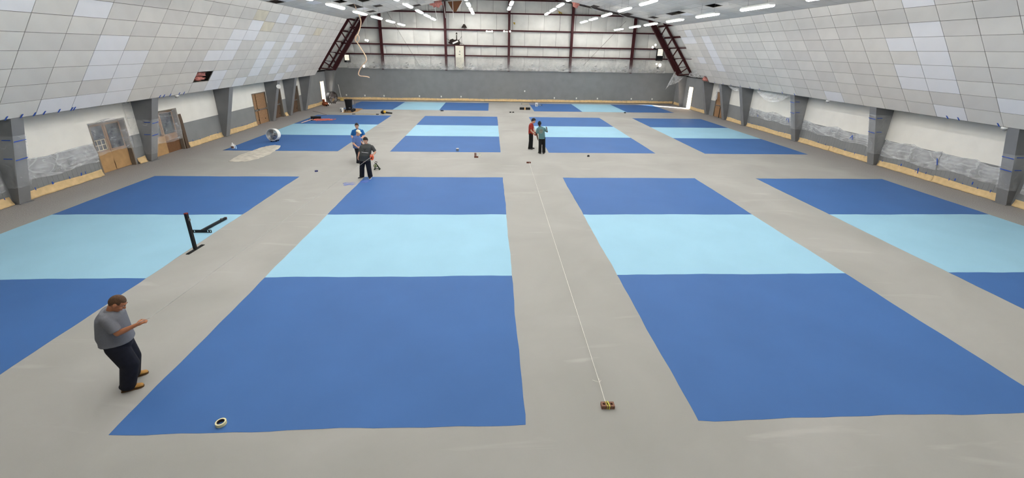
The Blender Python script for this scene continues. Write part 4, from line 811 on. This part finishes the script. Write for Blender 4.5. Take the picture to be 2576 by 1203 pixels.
# ================================================================== PEOPLE
def remesh(mb, name, m, parent, vox, smooth_it=3, fac=.5):
    o = mb.build(name, m, parent, smooth=True)
    md = o.modifiers.new('union', 'REMESH'); md.mode = 'VOXEL'; md.voxel_size = vox; md.use_smooth_shade = True
    if smooth_it: s2 = o.modifiers.new('soft', 'SMOOTH'); s2.factor = fac; s2.iterations = smooth_it
    bpy.context.view_layer.update(); bake(o)
    o.data.polygons.foreach_set('use_smooth', [True]*len(o.data.polygons)); return o
def unit(v): v = np.array(v, float); return v/np.linalg.norm(v)
def ring_pts(c, sd_, fw_, a, b, n=24, e=.8):
    out = []
    for t in np.arange(n)*2*math.pi/n:
        ct, st = math.cos(t), math.sin(t); out.append(np.array(c)+sd_*a*np.sign(ct)*abs(ct)**e+fw_*b*np.sign(st)*abs(st)**e)
    return out
def hand(mb, w, d, nrm, curl, thumb):
    w, d, nrm = V(*w), unit(d), unit(nrm); nrm = unit(nrm-d*(nrm@d)); ac = np.cross(d, nrm)
    mb.ell(w+d*.045, .042, .05, .02, 12, 8, ax=(ac, d, nrm)); mb.cap(w-d*.02, w+d*.02, .026, .028, 10)
    for k, L in enumerate((.034, .04, .038, .03)):
        b = w+d*.08+ac*(.03-.02*k); a1 = curl*.6; p1 = b+(d*math.cos(a1)+nrm*math.sin(a1))*L; a2 = curl*1.5; p2 = p1+(d*math.cos(a2)+nrm*math.sin(a2))*L*.85
        mb.cap(b-d*.02, p1, .0095, .009, 8); mb.cap(p1, p2, .009, .0075, 8)
    b = w+d*.025+ac*thumb*.03; p1 = b+unit(d*.6+ac*thumb*.7+nrm*.4)*.04; p2 = p1+unit(d*.9+ac*thumb*.1+nrm*.5)*.032
    mb.cap(b, p1, .012, .010, 8); mb.cap(p1, p2, .010, .008, 8)
def person(lab, sp):
    fw_ = unit(sp['fw']); rt = V(fw_[1], -fw_[0], 0); skin, shirt, pants, shoe = sp['mats']
    ak = [V(*a) for a in sp['ankle']]; base = (ak[0]+ak[1])/2
    root = empty('person', (base[0], base[1], 0), lab, 'person', 'workers')
    g = sp.get('g', 1.0); B = MB(); hd = V(*sp['head']); ff = unit(sp['face']); rs = unit(np.cross(ff, V(0, 0, 1))); up = np.cross(rs, ff); A = (rs, ff, up)
    HK = 1.1; hp_ = lambda s_, f_, u_: hd+(rs*s_+ff*f_+up*u_)*HK
    # head and face
    B.ell(hp_(0, -.012, .022), (.077)*HK, (.098)*HK, (.1)*HK, 18, 12, ax=A); B.ell(hp_(0, .022, -.05), (.06)*HK, (.072)*HK, (.075)*HK, 16, 10, ax=A); B.ell(hp_(0, .052, -.098), (.03)*HK, (.03)*HK, (.026)*HK, 12, 8, ax=A)
    B.cap(hp_(0, .086, .012), hp_(0, .108, -.03), .010, .016, 10); B.ell(hp_(0, .078, .034), (.05)*HK, (.018)*HK, (.012)*HK, 12, 8, ax=A); B.ell(hp_(0, .084, -.066), (.024)*HK, (.012)*HK, (.012)*HK, 10, 6, ax=A)
    for q in (-1, 1): B.ell(hp_(q*.08, -.008, -.005), (.012)*HK, (.022)*HK, (.034)*HK, 10, 8, ax=A); B.ell(hp_(q*.04, .066, -.03), (.022)*HK, (.018)*HK, (.02)*HK, 10, 6, ax=A)
    nk = V(*sp['neck']); B.cap(nk-V(0, 0, .04), hp_(0, -.025, -.07), .062*g**.3, .056, 14)
    # trunk under the clothes
    R = [(V(*c), a, b) for c, a, b in sp['trunk']]
    B.loft([ring_pts(c-V(0, 0, .02), rt, fw_, a-.025, b-.025) for c, a, b in R[:-1]])
    arms = sp['arms']
    for (sh, el, wr, hdv, nr, curl, th) in arms:
        B.cap(sh, el, .05*g**.5, .042, 12); B.cap(el, V(*el)+(V(*wr)-V(*el))*.35, .042, .042, 12); B.cap(V(*el)+(V(*wr)-V(*el))*.35, wr, .042, .027, 12); hand(B, wr, hdv, nr, curl, th)
    for hpj, kn, an in zip(sp['hip'], sp['knee'], sp['ankle']): B.cap(hpj, kn, .075, .055, 12); B.cap(kn, an, .05, .038, 12)
    body = remesh(B, 'body', skin, root, .0085, 2, .4)
    # face details
    for q in (-1, 1):
        e = MB().ell(hp_(q*.033, .083, .012), (.013)*HK, (.008)*HK, (.007)*HK, 10, 6, ax=A).build('eye', mat('eye white', (176, 160, 150), .3), root, smooth=True)
        MB().ell(hp_(q*.033, .0895, .012), (.006)*HK, (.003)*HK, (.006)*HK, 8, 6, ax=A).build('iris', BLACK, e, smooth=True)
        MB().ell(hp_(q*.034, .088, .034), (.02)*HK, (.008)*HK, (.004)*HK, 8, 5, ax=A).build('eyebrow', sp['hairm'], root, smooth=True)
    MB().ell(hp_(0, .097, -.066), (.02 if sp.get('smile') else .024)*HK, (.004)*HK, (.005 if sp.get('smile') else .003)*HK, 10, 6, ax=A).build('mouth', mat('teeth', (232, 224, 216), .4) if sp.get('smile') else mat('lips', (140, 78, 70), .5), root, smooth=True)
    # hair
    hs = sp.get('hair', 1.05); H_ = MB(); H_.ell((0, 0, 0), 1, 1, 1, 28, 20); vv = []
    for p in H_.v:
        s_, f_, u_ = p[0]*.082, p[1]*.102, p[2]*.106
        lim = .055 if f_ > .055 else (.02 if f_ > .01 else (-.02 if f_ > -.035 else -.07)); keep = (u_+.022) > lim+sp.get('hline', 0)
        k = hs*(1+.03*math.sin(40*p[0]+9*p[1])*math.sin(37*p[1]+11*p[2])*(hs > 1.04)) if keep else .86
        vv.append(tuple(hp_(s_*k, -.012+f_*k, .022+u_*k)))
    H_.v = vv; H_.build('hair', sp['hairm'], root, smooth=True)
    # shirt
    S = MB(); rr = [ring_pts(c, rt, fw_, a+.012, b+.012) for c, a, b in R if c[2] >= sp['hem']+.03]
    c0, a0, b0_ = [r for r in R if r[0][2] >= sp['hem']+.03][0]; rr = [ring_pts(V(c0[0], c0[1], sp['hem']), rt, fw_, a0+.02, b0_+.02)]+rr
    rr += [ring_pts(nk+V(0, 0, -.015), rt, fw_, .085, .08), ring_pts(nk+V(0, 0, .005), rt, fw_, .07, .066)]
    S.loft(rr)
    for (sh, el, *_) in arms:
        sh, el = V(*sh), V(*el); e = sh+(el-sh)*sp.get('sleeve', .8); S.ell(sh-V(0, 0, .02), .07*g**.5, .07*g**.5, .07*g**.5, 14, 10); S.cyl(sh-V(0, 0, .015), e, .068*g**.5, .074*g**.4, 16)
    sh_o = remesh(S, 'shirt', shirt, root, .013, 4)
    # trousers
    T = MB(); lo = [(c, a, b) for c, a, b in R if c[2] <= sp['hem']+.12]
    T.loft([ring_pts(c, rt, fw_, a+.004, b+.004) for c, a, b in lo])
    lr = sp.get('leg', (.098, .08, .075))
    for hpj, kn, an in zip(sp['hip'], sp['knee'], sp['ankle']):
        hpj, kn, an = V(*hpj), V(*kn), V(*an); T.cap(hpj, kn, lr[0], lr[1], 16); T.cyl(kn, an+V(0, 0, -.03), lr[1], lr[2], 16); T.ell(kn, lr[1], lr[1], lr[1], 14, 10); T.ring(an+V(0, 0, .02), (0, 0, 1), lr[2]*.86, .02, 20, 8)
    remesh(T, 'trousers', pants, root, .013, 4)
    # shoes
    for an, td in zip(ak, sp['toe']):
        td = unit((td[0], td[1], 0)); rs_ = V(td[1], -td[0], 0); f0 = V(an[0], an[1], 0); bt = sp.get('boot', 0)
        rings = []
        for t, wd, h in ((-.085, .03, .07), (-.075, .04, .09+bt), (-.02, .043, .10+bt), (.05, .046, .085), (.12, .05, .06), (.17, .045, .05), (.195, .025, .035)):
            c = f0+td*t; rings.append([c+rs_*wd*math.cos(q)+V(0, 0, .018+max(0, h*.5+h*.5*math.sin(q)-.0)*.9) for q in np.arange(14)*2*math.pi/14])
        so = MB().loft(rings).build('shoe', shoe, root, smooth=True)
        pts = [(-.09, .036), (-.05, .042), (.05, .046), (.12, .052), (.17, .046), (.2, .02)]
        MB().prism([f0+td*t+rs_*w_ for t, w_ in pts]+[f0+td*t-rs_*w_ for t, w_ in reversed(pts)], (0, 0, .022)).build('sole', sp.get('sole', WHITEP), so)
    return root, sh_o, rt, fw_
SK1 = mat('tan skin', (176, 118, 86), .55, .06, 20); SK2 = mat('light skin', (206, 160, 136), .55, .05, 20); SK3 = mat('dark skin', (92, 62, 48), .5, .06, 20)
HB = mat('dark hair', (24, 20, 20), .6, .2, 30); NAVY = mat('navy trousers', (22, 24, 34), .85, .2, 14); BLKT = mat('black trousers', (20, 20, 22), .85, .2, 14)
DSOLE = mat('grey sole', (120, 118, 116), .7)
SNK = mat('dark sneaker', (40, 38, 40), .6, .2, 12)
def trunk(pel, wst, chs, sho, ab):
    """(centres pelvis..shoulder) with (half width, half depth) pairs"""
    pel, wst, chs, sho = map(lambda p: V(*p), (pel, wst, chs, sho)); (a0, b0), (a1, b1), (a2, b2), (a3, b3) = ab
    return [(pel+V(0, 0, -.1), a0*.8, b0*.8), (pel, a0, b0), (pel*.5+wst*.5, (a0+a1)/2+.005, (b0+b1)/2+.008), (wst, a1, b1), (wst*.5+chs*.5, (a1+a2)/2, (b1+b2)/2), (chs, a2, b2), (chs*.4+sho*.6, a2*.98, b2*.92), (sho, a3, b3), (sho+V(0, 0, .045), a3*.72, b3*.72)]
# --- foreground man leaning back with the string
HAND1 = V(-5.85, .9, 1.36)
person('man in grey tee and tan boots leaning back and pulling a string in the foreground', dict(
    fw=(.9, .43, 0), head=(-6.26, .96, 1.615), face=(.74, .30, -.72), neck=(-6.38, .95, 1.52), g=1.25, hem=.93,
    trunk=trunk((-6.46, .97, .9), (-6.47, .96, 1.08), (-6.44, .96, 1.32), (-6.41, .95, 1.47), ((.19, .185), (.205, .205), (.215, .175), (.19, .12))),
    arms=[((-6.34, .79, 1.44), (-6.24, .78, 1.19), (-5.99, .86, 1.29), (.75, .3, .38), (.1, .6, -.6), .9, 1), ((-6.50, 1.14, 1.43), (-6.60, 1.26, 1.18), (-6.50, 1.24, .95), (.3, 0, -.95), (-.4, -.8, 0), .5, -1)],
    hip=[(-6.43, .88, .86), (-6.50, 1.06, .86)], knee=[(-6.35, .91, .50), (-6.47, 1.10, .5)], ankle=[(-6.49, .89, .09), (-6.64, 1.19, .09)], toe=[(.9, .43), (.85, .5)],
    leg=(.148, .128, .105), mats=(SK1, mat('heather grey tee', (112, 114, 120), .9, .07, 70), NAVY, mat('tan boot', (168, 126, 66), .7, .12, 10)), boot=.05, sole=mat('boot sole', (96, 70, 44), .7), hairm=mat('cropped hair', (84, 62, 45), .8, .3, 60), hair=.965, sleeve=.85))
MB().tube([HAND1-V(.1, .05, .03), HAND1+V(.03, .02, .01), (-5.58, 12.9, 1.03)], .0045, 5).build('chalk_line', mat('grey string', (170, 168, 166), .8), label='long taut chalk line stretched from the foreground man to the smiling worker', cat='string')
# --- smiling worker facing the camera
r2, sh2, rt2, fw2 = person('smiling young man in dark grey tee holding an orange reel, facing the camera', dict(
    fw=(.12, -.99, 0), head=(-5.81, 13.10, 1.68), face=(-.05, -.98, -.12), neck=(-5.80, 13.16, 1.535), g=1.25, hem=.80, smile=True,
    trunk=trunk((-5.93, 13.18, .88), (-5.90, 13.15, 1.05), (-5.83, 13.16, 1.30), (-5.80, 13.17, 1.46), ((.205, .17), (.225, .2), (.22, .165), (.19, .11))),
    arms=[((-6.0, 13.15, 1.43), (-6.12, 13.15, 1.17), (-6.18, 13.08, .98), (-.1, -.15, -.98), (.9, -.3, 0), .5, 1), ((-5.58, 13.15, 1.42), (-5.47, 13.17, 1.17), (-5.52, 12.99, 1.08), (-.15, -.6, -.5), (-.9, 0, .1), 1.2, -1)],
    hip=[(-6.03, 13.18, .84), (-5.83, 13.18, .84)], knee=[(-6.10, 13.18, .47), (-5.81, 13.18, .47)], ankle=[(-6.16, 13.24, .09), (-5.80, 13.24, .09)], toe=[(-.6, -.8), (.1, -1)],
    leg=(.125, .105, .10), mats=(SK2, mat('dark grey tee', (70, 72, 71), .9, .08, 30), NAVY, SNK), hairm=HB, hair=1.12, sleeve=.85, hline=-.008))
for i, (p, q) in enumerate((((0, 1.30), (0, 1.24)), ((0, 1.30), (-.045, 1.35)), ((0, 1.30), (.045, 1.35)))):
    MB().bar(V(-5.84, 12.972, p[1])+V(p[0], 0, 0), V(-5.84, 12.972, q[1])+V(q[0], 0, 0), .02, .012, up=(0, 1, 0)).build('shirt_logo', BLACK, sh2)
MB().bar((-5.98, 12.958, 1.215), (-5.70, 12.958, 1.185), .006, .012, up=(0, 0, 1)).build('shirt_lettering', WHITEP, sh2)
root = empty('chalk_reel', (-5.56, 12.93, .9), 'orange chalk reel held in the smiling worker\'s hand', 'chalk reel')
ORG_ = mat('orange plastic', (236, 104, 66), .4)
mb = MB(); mb.prism([(-5.56+x, 12.87, z) for x, z in ((-.07, 1.08), (.06, 1.09), (.085, 1.02), (.06, .92), (0, .88), (-.06, .93))], (0, .06, 0)); mb.build('case', ORG_, root); MB().tube([(-5.62, 12.9, 1.08), (-5.60, 12.9, 1.13), (-5.52, 12.9, 1.13), (-5.50, 12.9, 1.08)], .013, 6).build('handle', ORG_, root); MB().cyl((-5.56, 12.84, .99), (-5.56, 12.87, .99), .03, n=14).build('crank', BLACK, root)
# --- older man in a cap
person('man in blue tee and cream cap standing behind the smiling worker', dict(
    fw=(.88, -.47, 0), head=(-6.88, 15.72, 1.525), face=(.85, -.42, -.3), neck=(-6.97, 15.76, 1.385), g=1.1, hem=.78,
    trunk=trunk((-7.03, 15.78, .84), (-7.02, 15.77, .98), (-7.01, 15.77, 1.2), (-7.0, 15.77, 1.33), ((.165, .15), (.175, .165), (.185, .15), (.165, .10))),
    arms=[((-7.06, 15.6, 1.29), (-7.10, 15.52, 1.03), (-6.92, 15.48, .88), (.8, 0, -.5), (0, .8, -.2), .8, 1), ((-6.93, 15.93, 1.29), (-6.88, 15.98, 1.05), (-6.74, 15.82, .96), (.7, -.5, 0), (0, -.6, -.6), .8, -1)],
    hip=[(-7.05, 15.7, .8), (-6.98, 15.88, .8)], knee=[(-7.0, 15.68, .45), (-6.97, 15.9, .45)], ankle=[(-7.03, 15.68, .09), (-7.02, 15.92, .09)], toe=[(.9, -.4), (.9, -.3)],
    mats=(SK2, mat('slate blue tee', (86, 110, 160), .9, .1, 20), NAVY, SNK), hairm=mat('grey hair', (120, 110, 100), .8), hair=1.02))
hd = V(-6.88, 15.72, 1.525); ff = unit((.85, -.42, -.3)); rs = unit(np.cross(ff, V(0, 0, 1))); up = np.cross(rs, ff)
root = empty('baseball_cap', tuple(hd+up*.06), 'cream baseball cap on the man in the blue tee', 'cap'); CAPM = mat('cream cap', (230, 220, 188), .8)
mb = MB(); mb.ell((0, 0, 0), 1, 1, 1, 24, 16); mb.v = [tuple(hd+rs*.092*p[0]+ff*(-.012+.115*p[1])+up*(.05+(.1*p[2] if p[2] > 0 else .01*p[2]))) for p in mb.v]; mb.build('crown', CAPM, root, smooth=True)
mb = MB(); mb.grid(lambda u, v: hd+rs*.085*math.sin((u-.5)*2.6)*(1-.12*v)+ff*(.06+.09*v*math.cos((u-.5)*2.2)+.03*math.cos((u-.5)*2.6))+up*(.05-.02*v), 12, 6); thick(mb.build('brim', CAPM, root, smooth=True), .006)
# --- bright blue shirt behind
person('man in bright blue tee standing farthest of the three on the left', dict(
    fw=(.25, -.97, 0), head=(-7.17, 16.55, 1.705), face=(.1, -.95, -.25), neck=(-7.18, 16.6, 1.56), g=1.1, hem=.9,
    trunk=trunk((-7.18, 16.62, .95), (-7.18, 16.61, 1.1), (-7.18, 16.61, 1.34), (-7.18, 16.61, 1.49), ((.17, .135), (.18, .15), (.2, .15), (.185, .105))),
    arms=[((-7.38, 16.58, 1.46), (-7.48, 16.58, 1.19), (-7.36, 16.37, 1.08), (.6, -.6, -.2), (.3, .3, .8), .7, 1), ((-6.97, 16.65, 1.46), (-6.87, 16.6, 1.19), (-7.02, 16.38, 1.1), (-.7, -.5, 0), (0, .3, .8), .7, -1)],
    hip=[(-7.27, 16.62, .9), (-7.08, 16.64, .9)], knee=[(-7.28, 16.6, .5), (-7.06, 16.62, .5)], ankle=[(-7.29, 16.64, .09), (-7.05, 16.66, .09)], toe=[(-.1, -1), (.4, -.9)],
    mats=(SK2, mat('bright blue tee', (28, 94, 156), .9, .1, 20), NAVY, SNK), hairm=HB, hair=1.05))
# --- pair on the right
person('young man in red tee looking down at the object in his hands', dict(
    fw=(.93, -.35, 0), head=(1.87, 19.22, 1.635), face=(.85, -.35, -.42), neck=(1.77, 19.27, 1.50), hem=.86,
    trunk=trunk((1.75, 19.29, .92), (1.75, 19.29, 1.06), (1.75, 19.28, 1.29), (1.75, 19.28, 1.43), ((.15, .12), (.15, .125), (.17, .125), (.155, .09))),
    arms=[((1.69, 19.12, 1.40), (1.73, 19.06, 1.11), (1.90, 19.07, .93), (.8, .3, -.3), (-.2, .9, 0), .8, 1), ((1.82, 19.43, 1.40), (1.86, 19.45, 1.11), (2.0, 19.33, .95), (.6, -.7, 0), (-.2, -.7, 0), .8, -1)],
    hip=[(1.72, 19.2, .88), (1.79, 19.37, .88)], knee=[(1.72, 19.2, .49), (1.81, 19.37, .49)], ankle=[(1.69, 19.22, .09), (1.80, 19.38, .09)], toe=[(.9, -.5), (.95, -.3)],
    leg=(.1, .085, .085), mats=(SK2, mat('red tee', (150, 50, 40), .9, .1, 20), BLKT, SNK), sole=DSOLE, hairm=HB, hair=1.15))
root = empty('chalk_reel', (2.0, 19.18, .82), 'red reel held by the young man in the red tee', 'chalk reel'); MB().cyl((2.0, 19.13, .91), (2.0, 19.25, .91), .1, n=20).build('case', mat('dark red plastic', (140, 40, 34), .4), root); MB().cyl((2.0, 19.11, .91), (2.0, 19.13, .91), .04, n=12).build('crank', BLACK, root)
r6, sh6, rt6, fw6 = person('young man in teal tee with a round back print raising one fist', dict(
    fw=(-.12, .99, 0), head=(2.09, 18.13, 1.65), face=(.25, .95, -.05), neck=(2.13, 18.11, 1.515), hem=.84,
    trunk=trunk((2.25, 18.12, .92), (2.23, 18.12, 1.06), (2.18, 18.11, 1.29), (2.16, 18.11, 1.435), ((.16, .12), (.165, .125), (.185, .125), (.165, .09))),
    arms=[((1.99, 18.1, 1.38), (1.96, 18.1, 1.08), (2.02, 18.14, .84), (.2, .1, -.97), (.9, 0, .2), .7, -1), ((2.35, 18.1, 1.41), (2.52, 18.14, 1.22), (2.50, 18.22, 1.38), (-.1, .2, .97), (-.8, .3, 0), 1.7, 1)],
    hip=[(2.17, 18.12, .88), (2.34, 18.12, .88)], knee=[(2.17, 18.12, .49), (2.37, 18.12, .49)], ankle=[(2.175, 18.13, .09), (2.39, 18.13, .09)], toe=[(-.3, .95), (.2, .98)],
    leg=(.105, .09, .088), mats=(SK3, mat('teal tee', (92, 126, 128), .9, .1, 20), BLKT, SNK), sole=DSOLE, hairm=HB, hair=1.07))
n = 28
def flat_ring(R0, R1, yy): return [[(2.165+r*math.cos(t)*.85, yy+(.012 if k in (0, 3) else 0), 1.275+r*math.sin(t)) for t in np.arange(n)*2*math.pi/n] for k, r in enumerate((R1, R1-.002, R0, max(R0-.002, .001)))]
mb = MB(); mb.loft(flat_ring(.004, .125, 17.964), cap=False); mb.build('shirt_print', mat('faded print', (128, 136, 128), .9), sh6)
mb = MB(); mb.loft(flat_ring(.062, .082, 17.961), cap=False); mb.build('print_ring', mat('print ring', (84, 92, 90), .9), sh6)
r2.location.z = .003
